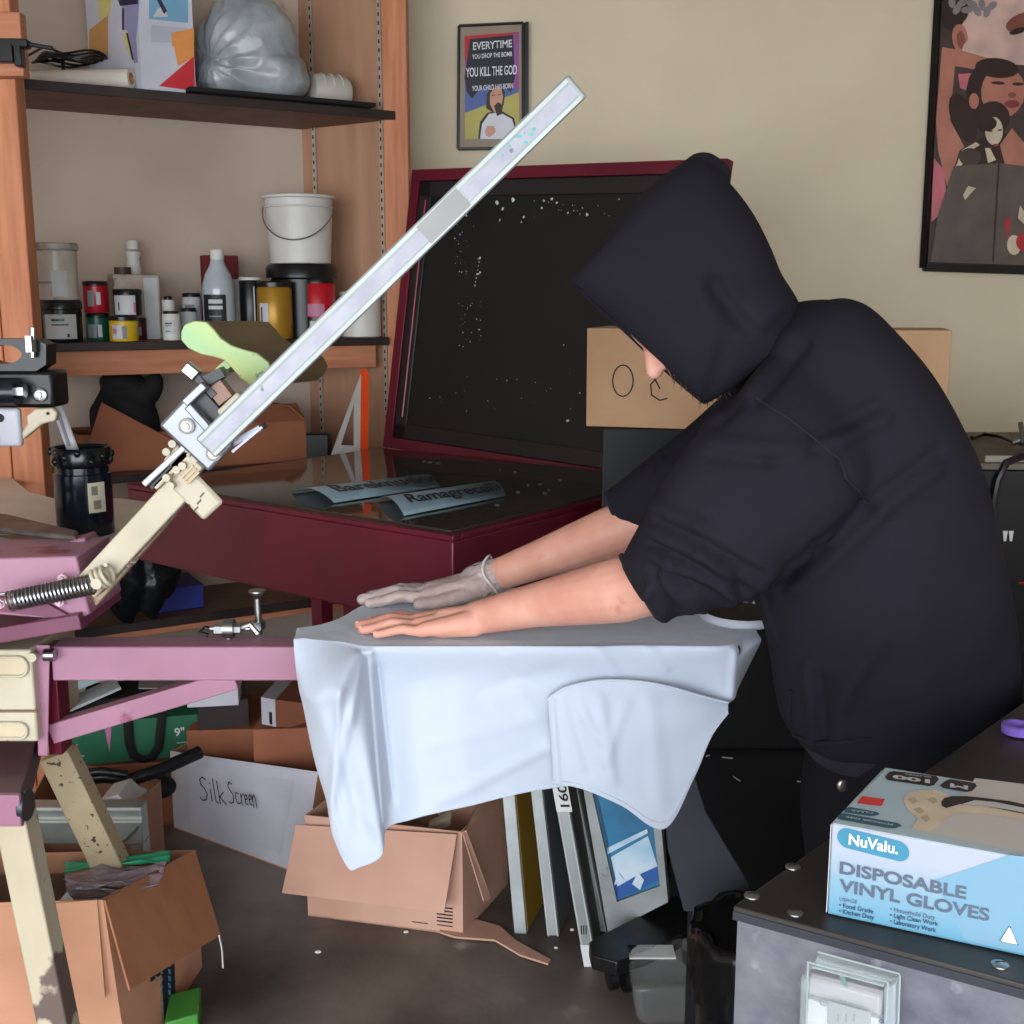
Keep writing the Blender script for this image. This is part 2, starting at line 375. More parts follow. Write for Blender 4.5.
for a0,b0,da,db in ((.0,0,W_l-2*bw,.05),(0,Hh-2*bw-.05,W_l-2*bw,.05),(0,0,.05,Hh-2*bw),(W_l-2*bw-.05,0,.05,Hh-2*bw)):
    b.box(lo_+ln_*(bw+a0)+lt*(bw+b0)+th_*.2,ln_*da,lt*db,th_*.2)
b.build('rubber_seal',mat('rubber_seal',(34,28,32),.45),lid,bevel=.004)
b=M(); b.tube([lo_+ln_*(bw+.032)+lt*(bw+.07)+th_*.16,lo_+ln_*(bw+.032)+lt*(Hh-bw-.06)+th_*.16],.0035,6)
b.build('edge_strip',mat('edge_maroon',(140,34,62),.3),lid)
# dried emulsion flecks on the blanket
FL=mat('pale_flecks',(200,205,208),.7)
b=M(); rr=random.Random(3); pn=-th; p0=lo_+th_*.34
def fleck(px,py,r):
    c=PL(px,py,p0,th); pts=[]; n=7; r*=.003*rr.uniform(.6,1.2)
    if (c-lo_).dot(lt)>Hh-.06 or (c-lo_).dot(lt)<.05: return
    for i in range(n):
        t=2*PI*i/n; k=r*rr.uniform(.5,1.3); pts.append(c+ln_*k*math.cos(t)+lt*k*math.sin(t)+th*.001)
    b.poly(pts)
for px,py,r in ((497,203,3.5),(503,209,2.2),(513,200,2.4),(524,217,1.6),(544,201,1.5),(552,199,1.5),(557,203,1.2),(568,213,1),(574,211,1),(580,214,1),(587,215,1.6),(619,199,1.4),(542,208,1.1),(500,220,1),(564,345,1.1),(568,421,2),(580,393,1),(430,398,1.2),(456,393,.8),(488,401,.8)): fleck(px,py,r)
for i in range(44): fleck(rr.gauss(464,5),rr.uniform(215,352),rr.uniform(.3,1.0))
for i in range(12): fleck(rr.gauss(479,1.5),rr.uniform(252,345),rr.uniform(.4,1.2))
for i in range(8): fleck(480-i*.7,258+i*4,1.1)
for i in range(18): fleck(rr.uniform(520,620),rr.gauss(206,7),rr.uniform(.3,.9))
for i in range(16): fleck(rr.uniform(430,600),rr.gauss(395,12),rr.uniform(.3,.7))
b.build('emulsion_flecks',FL,lid,smooth=0)['kind']='stuff'
# chips on the edge and on the glass
b=M()
for px,py,r in ((424,461,2),(430,462,3),(438,463,3),(500,470,1.5),(515,472,2),(518,492,2.2),(540,484,2),(545,493,2),(549,490,1.6),(497,505,2.4),(528,485,1.5),(560,480,1.5)):
    c=PZ(px,py,ZT+.008); b.lathe([(.0018*r,0),(.0013*r,.0005)],c,n=7,sx=1.6)
b.build('chips',FL,un)['kind']='stuff'
for px in (340,): pass
# film positives lying on the glass
FILM=mat('film_blue_grey',(128,150,160),.45,c2=(118,140,150)); INKF=mat('film_ink',(22,28,40),.5)
def film(lab,A,B,Cc,D,txt,cur):
    # A near-left, B near-right, Cc far-right, D far-left (pixels on the glass)
    P=[PZ(*q_,ZT+.008) for q_ in (A,B,Cc,D)]
    b=M(); n=12; rs=[]
    for i in range(n+1):
        t=i/n; h=cur*math.sin(PI*t)**.8+.001
        rs.append((P[0].lerp(P[3],t)+Z*h,P[1].lerp(P[2],t)+Z*h))
    vs=[p for r in rs for p in r]; b.add(vs,[(2*i,2*i+1,2*i+3,2*i+2) for i in range(n)])
    o=b.build('film_positive',FILM,None,solid=.0006)
    tag(o,lab,'film','film positives on the glass')
    if txt:
        u=(P[2]-P[3]); wf=(P[3]-P[0]); t0=P[3].lerp(P[0],.80)+u*.10; text('lettering',txt,t0+Z*(cur*.65+.0045),u,wf*.30+Z*cur*.35,(wf*.30+Z*cur*.35).length,INKF,o,width=u.length*.80,bold=.02)
    return o
film('curled blue-grey film sheet with black lettering, farther left of the two on the glass',(334,503),(440,487),(420,478),(292,492),'Bareknuckle',.020)
film('curled blue-grey film sheet with black lettering, nearest the right side of the glass',(404,516),(506,496),(488,485),(378,500),'Ramagrecelli',.022)
# ================= BLACK CABINETS + LONG BOX =================
BC=mat('black_cabinet_paint',(19,19,21),.45,c2=(13,13,15),c3=(120,120,118),scale3=14,lo3=.735,hi3=.745)
ca=PY(602,428,2.66); cz=ca.z
cb=thing('black_cabinet','black metal floor cabinet behind the person with the long cardboard box on top','cabinet',(ca.x,2.66,0))
cfp=[V((ca.x,2.66,0)),V((ca.x+.82,2.66,0)),V((ca.x+.82,3.21,0)),V((ca.x+.47,3.21,0))]
M().hexa([q_+Z*.05 for q_ in cfp],[q_+Z*cz for q_ in cfp]).build('body',BC,cb,bevel=.004)
for z in (.42,.78): M().box((ca.x+.02,2.645,z),(.76,0,0),(0,.014,0),(0,0,.012)).build('drawer_edge',BLACK,cb)
M().box((ca.x+.04,2.63,.80),(.66,0,0),(0,.028,0),(0,0,.16)).build('drawer_front',mat('drawer_black',(25,25,26),.5),cb,bevel=.004)
M().box((ca.x+.07,2.7,0),(.73,0,0),(0,.04,0),(0,0,.05)).build('plinth',BLACKM,cb)
b=M(); w0=mat('scratch_pale',(170,170,165),.7)
for px,py,L_,a_ in ((722,758,12,.1),(733,777,8,.7),(797,782,10,.15),(706,757,4,-.3)):
    q0=PY(px,py,2.627); b.box(q0,(L_*.0022,0,-L_*.0022*a_),(0,.002,0),(0,0,.003))
b.build('scratches',w0,cb)['kind']='stuff'
b2=PY(985,463,2.6)
cc=thing('black_case','tall black equipment case at the right edge behind the person','case',(1.25,2.8,0))
M().box((ca.x+.835,2.6,.03),(.85,0,0),(0,.62,0),(0,0,b2.z-.045)).build('body',BC,cc,bevel=.006)
M().box((ca.x+.830,2.595,b2.z-.015),(.86,0,0),(0,.63,0),(0,0,.015)).build('top_board',mat('case_top',(110,100,88),.6,c2=(92,84,74)),cc,bevel=.002)
M().box((ca.x+.84,2.62,0),(.8,0,0),(0,.55,0),(0,0,.03)).build('foot_rail',BLACKM,cc)
b=M()
for px in (1003,1009):
    q0=PY(px,531,2.597); b.prism([q0,q0+V((.011,0,0)),q0+V((.009,0,-.024)),q0+V((.004,0,-.024))],(0,.004,0))
b.build('badge',WHITEP,cc)
M().box(PY(1019,584,2.597),(.05,0,0),(0,.004,0),(0,0,.004)).build('red_line',mat('red_line',(190,40,50),.4),cc)
M().box(PY(985,462,2.594),(.5,0,0),(0,.012,0),(0,0,.014)).build('top_trim',mat('trim_grey',(150,146,132),.5),cc)
# cable with clamp on the case
cb2=b2.z+.008
pts=[PZ(972,438,cb2),PZ(985,434,cb2),PZ(1000,436,cb2+.01),PZ(1012,441,cb2+.012),PZ(1030,445,cb2)]
o=M().tube(pts,.006,8).build('cable',BLACK); tag(o,'black cable lying on the case beside the cardboard box','cable')
pts=[PY(995,520,2.588),PY(994,500,2.588),PY(998,480,2.588),PY(1006,468,2.59),PY(1020,463,2.594)]
pts[3].z+=.012; pts[4].z+=.014
o=M().tube(pts+[pts[-1]+V((.1,.03,.0))],.009,8).build('hose',BLACK); tag(o,'thick black hose bending over the front edge of the black case','hose')
b=M(); q0=PZ(1012,443,cb2+.012)
b.cyl(q0,q0+V((.05,0,.02)),.008); b.cyl(q0+V((.02,-.02,0)),q0+V((.03,.03,.045)),.006); b.cyl(q0+V((.05,-.02,.01)),q0+V((.045,.02,.05)),.007); b.sph(q0+V((.055,0,.02)),.014)
o=b.build('air_fitting',STEEL); tag(o,'small shiny metal air fitting on the case at the right edge','fitting')
# long box "08"
o0=PY(586,421.5,2.69); o0.z=cz+.001
o1=PZ(945,437,cz+.001); dirx=(o1-o0); dirx.z=0
L1=dirx.length; dirx.normalize(); diry=V((-dirx.y,dirx.x,0)); hz=(PY(586,328,o0.y).z-o0.z)
sidev=PL(990,436,o1,dirx)
bx=M(); bx.box(o0,dirx*L1,diry*.25,(0,0,hz))
lb=bx.build('cardboard_box',mat('box_tan',(190,152,118),.85,c2=(180,142,108)),None,bevel=.002)
tag(lb,'long tan cardboard box with handwritten 0 and 8, behind the hooded person','box')
b=M(); k=hz/95
strokes(b,[arc(36*k,45*k,10*k,15*k,0,360,20),
 [(58*k,54*k),(60*k,62*k),(66*k,60*k),(70*k,50*k),(63*k,42*k),(64*k,32*k),(72*k,27*k),(79*k,29*k)],[(72*k,38*k),(62*k,56*k)]],o0,dirx,Z,.0016,.0012)
b.build('handwriting',INK,lb,smooth=0)['kind']='stuff'
b=M(); b.box(o0-diry*.0008+Z*(hz*.0),dirx*.0008,diry*.25,(0,0,hz));
# ================= PRINTING PRESS =================
pr_=thing('screen_printing_press','magenta and cream manual screen printing press with one arm raised','printing press',PZ(20,1000,0))
YB=1.93
def bar(mb,A,B,Y,w,d,ext=0):     # rectangular bar, axis through two pixels at distance Y, w = in-picture-plane width (m), d = depth (m)
    a=PY(*A,Y); c=PY(*B,Y); t=(c-a).normalized(); u=V((-t.z,0,t.x));
    mb.box(a-u*w/2,t*(c-a).length,u*w,(0,d,0)); return a,c,t,u
b=M(); a=PY(50,647,YB); c=PY(372,647,YB); zb_=PY(50,681,YB).z
b.box((a.x,YB,zb_),(c.x-a.x+.5,0,0),(0,.062,0),(0,0,a.z-zb_)); b.build('platen_beam',MAG,pr_,bevel=.003)
BZ=a.z
b=M(); bar(b,(50,735),(235,680),YB+.01,.036,.035); b.build('brace',MAG,pr_,bevel=.002)
b=M(); b.hexa([PY(38,756,1.92),PY(48,756,1.92),PY(48,756,2.1),PY(38,756,2.1)],[PY(36,645,1.92),PY(50,645,1.92),PY(50,645,2.1),PY(36,645,2.1)]); b.build('mounting_plate',MAG,pr_,bevel=.002)
b=M(); b.box(PY(49,755,1.95),(.024,0,0),(0,.05,0),(0,0,PY(49,648,1.95).z-PY(49,755,1.95).z)); b.build('plate_side',MAROON,pr_,bevel=.002)
# cream casting with slots
b=M(); p1=PY(-70,742,1.90); p2=PY(38,742,1.90); zt=PY(0,650,1.90).z
b.box((p1.x,1.90,p1.z),(p2.x-p1.x,0,0),(0,.2,0),(0,0,zt-p1.z)); cs=b.build('cream_hub',CREAM,pr_,bevel=.004)
for y0,y1 in ((657,676),(723,738)):
    b=M(); A=PY(-30,y1,1.898); B=PY(26,y0,1.898); hh=B.z-A.z
    pts=[(x_,z_) for x_,z_ in arc(B.x-hh*.4,A.z+hh/2,hh*.45,hh/2,-90,90,8)]
    b.prism([V((A.x,1.898,A.z))]+[V((x_,1.898,z_)) for x_,z_ in pts]+[V((A.x,1.898,B.z))],(0,-.001,0))
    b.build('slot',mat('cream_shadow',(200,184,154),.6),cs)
    b=M(); b.tube([V((A.x,1.896,A.z))]+[V((x_,1.896,z_)) for x_,z_ in pts]+[V((A.x,1.896,B.z))],.003,6); b.build('slot_lip',CREAM,cs)
b=M(); q0=PY(-40,712,1.898); b.box(q0,(PY(38,712,1.898).x-q0.x,0,0),(0,-.003,0),(0,0,.004)); b.build('seam',mat('seam_brown',(120,96,74),.7),cs)
b=M(); q0=PY(34,656,1.897); b.cyl(q0,q0-V((0,.01,0)),.008,n=12); b.build('bolt',CREAM,cs)
b=M(); q0=PY(48,655,1.915); b.cyl(q0-V((.006,0,0)),q0+V((.012,0,0)),.011,n=12); b.build('bolt',STEEL,pr_)
# column (left, out of view mostly)
b=M(); q0=PY(-60,700,2.02); b.cyl((q0.x,2.02,.25),(q0.x,2.02,1.25),.06,n=24); b.build('column',MAG,pr_)
# legs
b=M(); bar(b,(8,815),(62,1075),1.80,.052,.05); b.build('leg',CREAMW,pr_,bevel=.003)
b=M(); bar(b,(53,757),(112,880),2.30,.066,.05); b.build('leg',mat('speckled_cream',(186,170,138),.6,c2=(170,152,120),c3=(80,60,46),scale3=75,lo3=.635,hi3=.65),pr_,bevel=.003)
b=M(); A=PY(62,857,2.30); A.z=.02; q1=PY(82,880,2.32)
lg=PY(112,880,2.3); b.hexa([lg+V((-.06,0,-lg.z+.0)),lg+V((.10,0,-lg.z)),lg+V((.10,.05,-lg.z)),lg+V((-.06,.05,-lg.z))],[lg+V((-.035,0,.02)),lg+V((.035,0,-.01)),lg+V((.035,.05,-.01)),lg+V((-.035,.05,.02))]); b.build('leg_foot',CREAMW,pr_)
# square tube arm pointing at camera with end cap
b=M(); e0=PY(-22,827,1.78); e1=PY(21,793,1.78); ft=PY(20,760,2.05)
wx=e1.x-e0.x; hz2=e1.z-e0.z
tp=PY(-4,742,2.2)
b.hexa([e0,V((e1.x,1.78,e0.z)),V((tp.x+wx,2.3,e0.z+.0)),V((tp.x,2.3,e0.z))],[V((e0.x,1.78,e1.z)),e1,V((tp.x+wx,2.3,e1.z)),V((tp.x,2.3,e1.z))]); b.build('base_tube',[mat('dull_purple_paint',(104,78,84),.5,c2=(90,66,72),scale=5)],pr_,bevel=.003)
b=M(); b.box(e0+V((.002,-.004,.002)),(wx-.004,0,0),(0,.004,0),(0,0,hz2-.004)); b.build('end_cap',MAG,pr_,bevel=.003)
b=M(); q0=PY(22,805,1.80); b.cyl(q0,q0+V((.012,0,0)),.026,n=24); b.build('pivot_disc',mat('dark_steel',(70,72,76),.4,.8),pr_,bevel=.002)
# head box + lower strip
b=M(); Y1=1.86
P=[PY(-60,610,Y1),PY(76,621,Y1),PY(90,614,Y1),PY(76,556,Y1),PY(-60,560,Y1)]
b.prism(P,(0,.16,0)); b.build('head_box',MAG,pr_,bevel=.003)
b=M(); b.prism([PY(-60,605,Y1-.01),PY(74,620,Y1-.01),PY(74,619,Y1-.01),PY(40,600,Y1-.01),PY(-60,594,Y1-.01)],(0,.012,0)); b.build('head_rib',mat('magenta_deep',(112,56,80),.35),pr_)
b=M(); bar(b,(-60,646),(80,622),Y1-.02,.026,.2); b.build('turntable_arm',mat('magenta_deep',(112,56,80),.35),pr_,bevel=.002)
b=M(); bar(b,(20,567),(88,548),Y1+.12,.04,.06); b.build('rear_bracket',MAG,pr_,bevel=.004)
b=M()
for q_ in ((62,579),(59,602),(0,604)): q0=PY(*q_,Y1-.012); b.cyl(q0,q0+V((0,.015,0)),.0085,n=6); b.cyl(q0-V((0,.006,0)),q0,.005,n=10)
b.build('head_bolts',mat('pink_bolt',(216,180,190),.4),pr_)
# raised arm
YA=1.84
b=M(); bar(b,(84,590),(186,480),YA,.044,.044); arm=b.build('arm_tube',CREAM,pr_,bevel=.003)
b=M(); bar(b,(88,604),(168,512),YA+.05,.024,.03); b.build('lower_link',mat('tan_metal',(196,168,140),.5),arm,bevel=.003)
b=M(); bar(b,(176,474),(213,512),YA-.004,.046,.012); tabm=b.build('stop_tab',CREAM,arm,bevel=.008)
b=M()
for i in range(3):
    A=PY(196+i*3,509-i*7,YA-.0046); b.cbox(A,.010,.001,.0025,Matrix.Rotation(-.8,3,'Y'))
b.build('stamped_mark',mat('mark_brown',(90,76,70),.6),tabm)
b=M(); bar(b,(176,472),(190,456),YA-.01,.055,.03); b.build('micro_block',CREAM,arm,bevel=.003)
b=M(); bar(b,(154,488),(196,444),YA-.01,.010,.03); b.build('side_plate',CREAM,arm,bevel=.002)
b=M(); bar(b,(143,485),(184,447),YA-.015,.010,.05); b.build('spring_plate',mat('white_metal',(186,190,192),.35,.3),arm,bevel=.002)
b=M(); bar(b,(151,488),(188,450),YA-.01,.006,.03); b.build('rubber_pad',BLACK,arm)
b=M()
for q_ in ((166,452),(172,444),(182,466),(176,470),(194,459),(188,449),(170,486),(166,478)):
    q0=PY(*q_,YA-.02); b.cyl(q0,q0+V((0,.02,0)),.0065,n=8)
b.build('arm_screws',CREAM,arm)
b=M()
for q_ in ((181,478),(184,481),(187,484)):
    A=PY(*q_,YA-.012); bar(b,q_,(q_[0]+12,q_[1]-12),YA-.014,.003,.006)
b.build('index_pins',mat('brass_grey',(150,130,100),.4,.8),arm)
# springs
def helix(p,q,r,turns,wire,lobe=0):
    p=V(p);q=V(q); t=(q-p).normalized(); a=t.cross(V((0,1,0))).normalized(); c=t.cross(a); K=turns*14; pts=[]
    for i in range(K+1):
        th_=2*PI*i/14; pts.append(p+(q-p)*(i/K)+a*r*math.cos(th_)+c*r*math.sin(th_))
    return pts
b=M(); b.tube(helix(PY(10,601,YA-.03),PY(93,584,YA-.03),.0155,21,.0023),.0023,6);
b.tube([PY(-14,606,YA-.03),PY(0,594,YA-.03),PY(12,592,YA-.03)],.0023,6)
b.build('coil_spring',STEEL,pr_)
b=M(); b.tube(helix(PY(96,580,YA-.03),PY(110,574,YA-.03),.016,3,.0025),.0035,6); q0=PY(96,584,YA-.05); b.cyl(q0,q0+V((0,.03,0)),.009,n=12); b.build('spring_anchor',CREAM,pr_)
b=M(); b.tube(helix(PY(117,563,YA+.03),PY(132,553,YA+.03),.014,3,.003),.0035,6); b.build('coil_spring',CREAM,pr_)
# bolt and latch on the beam
b=M(); q0=PZ(259,634,BZ); q0.z=BZ
b.cyl(q0,q0+V((0,0,.078)),.0062,n=14); b.lathe([(.0062,.066),(.009,.072),(.0155,.078),(.0155,.081),(.006,.082)],q0,n=18); b.cyl(q0+V((0,0,.010)),q0+V((0,0,.024)),.012,n=6)
b.build('stop_bolt',STEEL,pr_)
b=M(); q0=PZ(228,640,BZ); q0.z=BZ+.021
b.cyl(q0+V((-.022,0,0)),q0+V((-.006,0,0)),.012,n=6); b.cyl(q0+V((-.006,0,0)),q0+V((.012,0,0)),.017,n=18); b.cyl(q0+V((.012,0,0)),q0+V((.024,0,0)),.010,n=6); b.cyl(q0+V((-.03,0,0)),q0+V((.04,0,0)),.005,n=10); b.cyl(q0+V((0,0,-.02)),q0,.006,n=8)
b.tube([q0+V((.024,0,0)),q0+V((.04,.0,.006)),q0+V((.052,0,-.01))],.006,8)
b.build('clamp_bolt',STEEL,pr_)
b=M(); b.tube([q0+V((-.02,.02,-.01)),q0+V((-.045,.02,-.004)),q0+V((-.058,.02,-.012)),q0+V((-.04,.02,-.018))],.004,6); b.build('tie_wire',BLACK,pr_)
# platen with neck slot
ZP=.958
PYn=1.785
pa=PZ(368,646,ZP); pb=PZ(742,646,ZP)
b=M(); b.box((pa.x,pa.y,ZP-.022),(pb.x-pa.x,0,0),(0,.40,0),(0,0,.022)); b.build('platen',mat('platen_black',(30,28,26),.5,c2=(52,46,38),scale=12),pr_,bevel=.008)
b=M(); b.box((pa.x,pa.y+.17,BZ-.02),(.42,0,0),(0,.06,0),(0,0,ZP-.022-BZ+.02)); b.build('platen_bracket',MAG,pr_)
# frame clamp (jaws) at the arm head
YC=1.80
b=M(); bar(b,(171,412),(221,459),YC,.060,.010); jaw=b.build('jaw_plate',mat('jaw_alu',(140,142,150),.35,.6,c2=(124,126,134)),pr_,bevel=.008)
for q_ in ((187,426),(214,453)):
    b=M(); q0=PY(*q_,YC-.001); b.lathe([(.0125,0),(.0125,.005),(.010,.0065),(.0085,.005),(.006,.005),(.005,.009),(.0015,.009)],q0,(0,-1,0),n=24); b.build('washer',mat('pale_washer',(190,190,182),.4,.3),jaw)
b=M(); q0=PY(203,440,YC-.004); bar(b,(199,436),(207,443),YC-.006,.014,.02); b.build('adjust_nut',STEEL,jaw,bevel=.002)
b=M();
for A,B in (((184,404),(204,385)),((187,406),(211,433)),):
    bar(b,A,B,YC-.002,.013,.07)
b.build('jaw_channel',mat('jaw_alu',(190,192,200),.35,.6),jaw,bevel=.002)
b=M(); bar(b,(196,396),(222,426),YC+.02,.036,.08); b.build('jaw_pad',BLACK,jaw,bevel=.004)
b=M(); bar(b,(183,366),(196,377),YC+.01,.020,.02); b.build('thumb_screw',STEEL,jaw,bevel=.003)
b=M(); bar(b,(194,375),(214,396),YC+.015,.010,.012); bar(b,(203,382),(222,372),YC+.02,.016,.03); bar(b,(206,388),(224,372),YC+.03,.010,.03); b.build('screw_rod',BLACK,jaw)
b=M(); bar(b,(213,398),(226,388),YC+.02,.030,.03); b.build('tan_block',mat('tan_block',(150,118,104),.6),jaw)
b=M(); bar(b,(219,415),(240,395),YC-.006,.014,.03); b.build('cream_lever',CREAM,jaw,bevel=.004)
b=M(); bar(b,(217,452),(260,428),YC+.01,.009,.05); bar(b,(232,452),(262,427),YC-.003,.004,.01); b.build('lower_jaw',mat('jaw_alu',(190,192,200),.35,.6),jaw)
# ================= THE RAISED SCREEN =================
YS=1.775
A=PY(205,449,YS); B=PY(578,85,YS)
t=(B-A).normalized(); Lf=(B-A).length; mid=(A+B)/2; rd=(mid-CAM).normalized()
dd=(rd-t*rd.dot(t)).normalized(); up_=t.cross(dd).normalized()
if up_.z<0: up_=-up_
FH=.042; FW=.042; FD=.56
sc_=thing('printing_screen','white aluminium printing screen tilted steeply upward, clamped in the raised press arm','printing screen',A)
FR=mat('frame_white_metal',(164,170,170),.45,.15,c2=(150,156,158),scale=14,c3=(120,126,128),scale3=22,lo3=.7,hi3=.74)
b=M()
# left (near) rail with a raised middle strip
o=A-up_*FH/2
for k_,(s0,s1) in enumerate((((0,0),(Lf,FW)),((0,FD-FW),(Lf,FD)),((0,FW),(FW,FD-FW)),((Lf-FW,FW),(Lf,FD-FW)))):
    b.box(o+t*s0[0]+dd*s0[1],t*(s1[0]-s0[0]),dd*(s1[1]-s0[1]),up_*FH)
b.build('frame',FR,sc_,bevel=.004)
b=M();
b.box(o+up_*FH*.80-dd*.0025+t*.004,t*(Lf*.985),dd*.003,up_*FH*.13); b.box(o+up_*FH*.06-dd*.0025+t*.004,t*(Lf*.985),dd*.003,up_*FH*.13)
b.build('edge_bead',mat('bead_pale',(190,196,192),.45,.1),sc_)
b=M(); b.box(o+up_*FH*.25-dd*.0018+t*.006,t*(Lf*.60),dd*.002,up_*FH*.46); b.box(o+up_*FH*.25-dd*.0018+t*Lf*.71,t*(Lf*.28),dd*.002,up_*FH*.46)
b.build('paper_tape',mat('paper_tape',(190,191,200),.75,c2=(172,172,184),scale=26,c3=(128,124,128),scale3=60,lo3=.68,hi3=.71),sc_)
b=M(); b.box(o+up_*FH*.12-dd*.0028+t*Lf*.60,t*(Lf*.105),dd*.002,up_*FH*.78); b.build('grey_tape',mat('grey_tape',(158,160,158),.6),sc_)
b=M();
for i in range(9): b.lathe([(.0015+.0015*rr.random(),0),(.0005,.0006)],o+t*Lf*(.80+.1*rr.random())+up_*FH*(.3+.4*rr.random())-dd*.0022,-dd,n=6,sx=1.5)
b.build('teal_spots',mat('teal_spots',(120,190,190),.7),sc_)
b=M(); b.box(o+up_*FH*.04+t*FW*.5+dd*FW*.5,t*(Lf-FW),dd*(FD-FW),up_*.0008); b.build('mesh',mat('screen_mesh',(200,205,190),.6,alpha=.75),sc_)
# wave-ended squeegee lying across behind the screen rail
YQ=1.95
top=[(181,332),(184,325),(194,321),(206,322),(214,330),(220,338),(230,345),(241,349),(256,353),(268,362),(272,371)]
bot=[(268,380),(260,387),(250,385),(240,378),(232,368),(224,360),(214,357),(200,354),(188,348),(181,340)]
GRN=mat('squeegee_end_green',(204,204,124),.6,c2=(160,198,150),scale=9,c3=(84,120,100),scale3=17,lo3=.57,hi3=.6)
sq=thing('squeegee','yellow-green ended squeegee with a brown wavy handle behind the raised screen','squeegee',PY(225,360,YQ))
pts=[PY(x,y,YQ) for x,y in top+bot]
M().prism(pts,(0,.012,0)).build('end_face',GRN,sq,bevel=.002)
dv2=V((.06,.20,-.004))
pts2=[p+V((0,.012,0)) for p in pts]
M().prism(pts2,dv2).build('handle',mat('squeegee_brown',(122,104,72),.5,c2=(96,80,56),scale=5,c3=(190,180,160),scale3=8,lo3=.7,hi3=.72),sq,smooth=50)
b=M(); bar(b,(218,372),(236,356),YQ+.02,.014,.1); b.build('clip',GRN,sq)
# ================= T-SHIRT =================
def catmull(ps,t):
    n=len(ps)-1; x=t*n; i=min(int(x),n-1); f=x-i
    p0=ps[max(i-1,0)];p1=ps[i];p2=ps[i+1];p3=ps[min(i+2,n)]
    return p1*.5*2*(1) if f==0 else .5*((2*p1)+(p2-p0)*f+(2*p0-5*p1+4*p2-p3)*f*f+(3*p1-p0-3*p2+p3)*f*f*f)
def lerpl(ps,t):
    n=len(ps)-1; x=t*n; i=min(int(x),n-1); f=x-i; return ps[i]*(1-f)+ps[i+1]*f
SH=mat('white_cotton',(186,194,208),.85,c2=(178,187,202),scale=3,bump=.08,bscale=25,sheen=.2)
ZS=ZP+.004
# each column: far edge px on top, near edge px on top, then [px,py,Y] down the front drape
cols_=[ # (far),(near lip),(k1),(k2),(k3),hem
 ((297,629),(294,640),(297,676,1.78),(304,705,1.82),(316,762,1.80),(330,806,1.80)),
 ((318,626),(306,640),(309,692,1.73),(315,712,1.735),(328,762,1.745),(334,838,1.76)),
 ((338,620),(322,642),(324,692,1.695),(328,715,1.70),(340,775,1.73),(348,869,1.755)),
 ((356,610),(340,643),(341,684,1.69),(345,715,1.70),(354,780,1.73),(360,868,1.75)),
 ((376,600),(356,645),(357,662,1.735),(362,712,1.72),(371,780,1.725),(382,856,1.74)),
 ((400,596),(369,646),(373,664,1.775),(377,712,1.77),(383,780,1.76),(387,829,1.76)),
 ((440,592),(400,647),(402,680,1.778),(404,722,1.778),(408,770,1.775),(412,820,1.775)),
 ((500,590),(460,647),(461,680,1.778),(463,722,1.778),(466,765,1.775),(468,806,1.778)),
 ((560,590),(520,647),(521,680,1.778),(522,722,1.78),(524,760,1.78),(526,792,1.78)),
 ((610,592),(585,647),(586,680,1.778),(588,718,1.785),(592,750,1.79),(598,780,1.79)),
 ((650,595),(640,646),(642,676,1.775),(645,705,1.79),(650,730,1.80),(656,752,1.80)),
 ((680,600),(690,646),(692,668,1.775),(695,690,1.79),(700,712,1.80),(706,724,1.80)),
 ((700,604),(727,645),(729,664,1.775),(730,680,1.785),(731,694,1.79),(732,700,1.795)),
 ((712,619),(744,636),(747,650,1.80),(746,662,1.83),(742,676,1.85),(736,690,1.86)),
 ((730,626),(757,630),(761,640,1.83),(757,650,1.87),(750,664,1.89),(738,688,1.90)),
]
C_=[]
for far,near,*dr in cols_:
    Fp=PZ(*far,ZS); Np=PZ(*near,ZS+.0)
    kn=[Fp+V((0,.03,-.10)),Fp+V((0,.008,-.012)),Fp,Fp.lerp(Np,.5),Fp.lerp(Np,.93),Np+V((0,-.004,-.004))]
    for x,y,Y in dr: kn.append(PY(x,y,Y))
    C_.append(kn)
nu,nv=150,90
folds=[ # ridges in photo coordinates: (x0,y0,x1,y1,width px,height m) on the front drape
 (371,652,384,820,3.0,.012),(365,652,352,720,3,.008),(361,655,335,790,5,.006),(377,668,392,800,4,-.010),(300,690,345,850,5,.006),(325,700,368,840,7,-.006),
 (340,690,330,840,4,.007),(440,800,560,740,6,.005),(430,745,540,715,8,.003),(480,690,560,670,7,-.003),(505,655,545,690,4,.004),
 (410,690,420,800,14,-.006),(520,690,556,750,10,.006),(460,700,470,790,16,.004),(600,650,615,675,4,.005),(650,650,665,668,4,.004),(345,800,385,835,4,.006),(735,650,732,695,4,.008)]
b=M(); vs=[]
for j in range(nv+1):
    for i in range(nu+1):
        t_=i/nu; s_=j/nv
        p=lerpl([catmull(k,s_) for k in C_],t_) if False else catmull([catmull(k,s_) for k in C_],t_)
        # project for folds
        r=p-CAM; zc=r.y*cp-r.z*sp; px=512+F*r.x/zc; py=512-F*(r.y*sp+r.z*cp)/zc
        if s_>.45:
            for x0,y0,x1,y1,w_,h_ in folds:
                dx,dy=x1-x0,y1-y0; q=((px-x0)*dx+(py-y0)*dy)/(dx*dx+dy*dy)
                if -.25<q<1.25:
                    q_=min(max(q,0),1); d=math.hypot(px-x0-dx*q_,py-y0-dy*q_); p=p+V((0,-h_*math.exp(-(d/w_)**2),0))
        n3=mnoise.noise(V((p.x*7,p.z*7,p.y*7+3)))
        if s_>.5: p=p+V((0,-.006*n3*min(1,(s_-.5)*4),0))
        elif .2<s_<.45: p=p+V((0,0,.0025*abs(mnoise.noise(V((p.x*22,p.y*30,1))))))
        if s_<=.45 and s_>.2: p.z=max(p.z,ZS)
        vs.append(p)
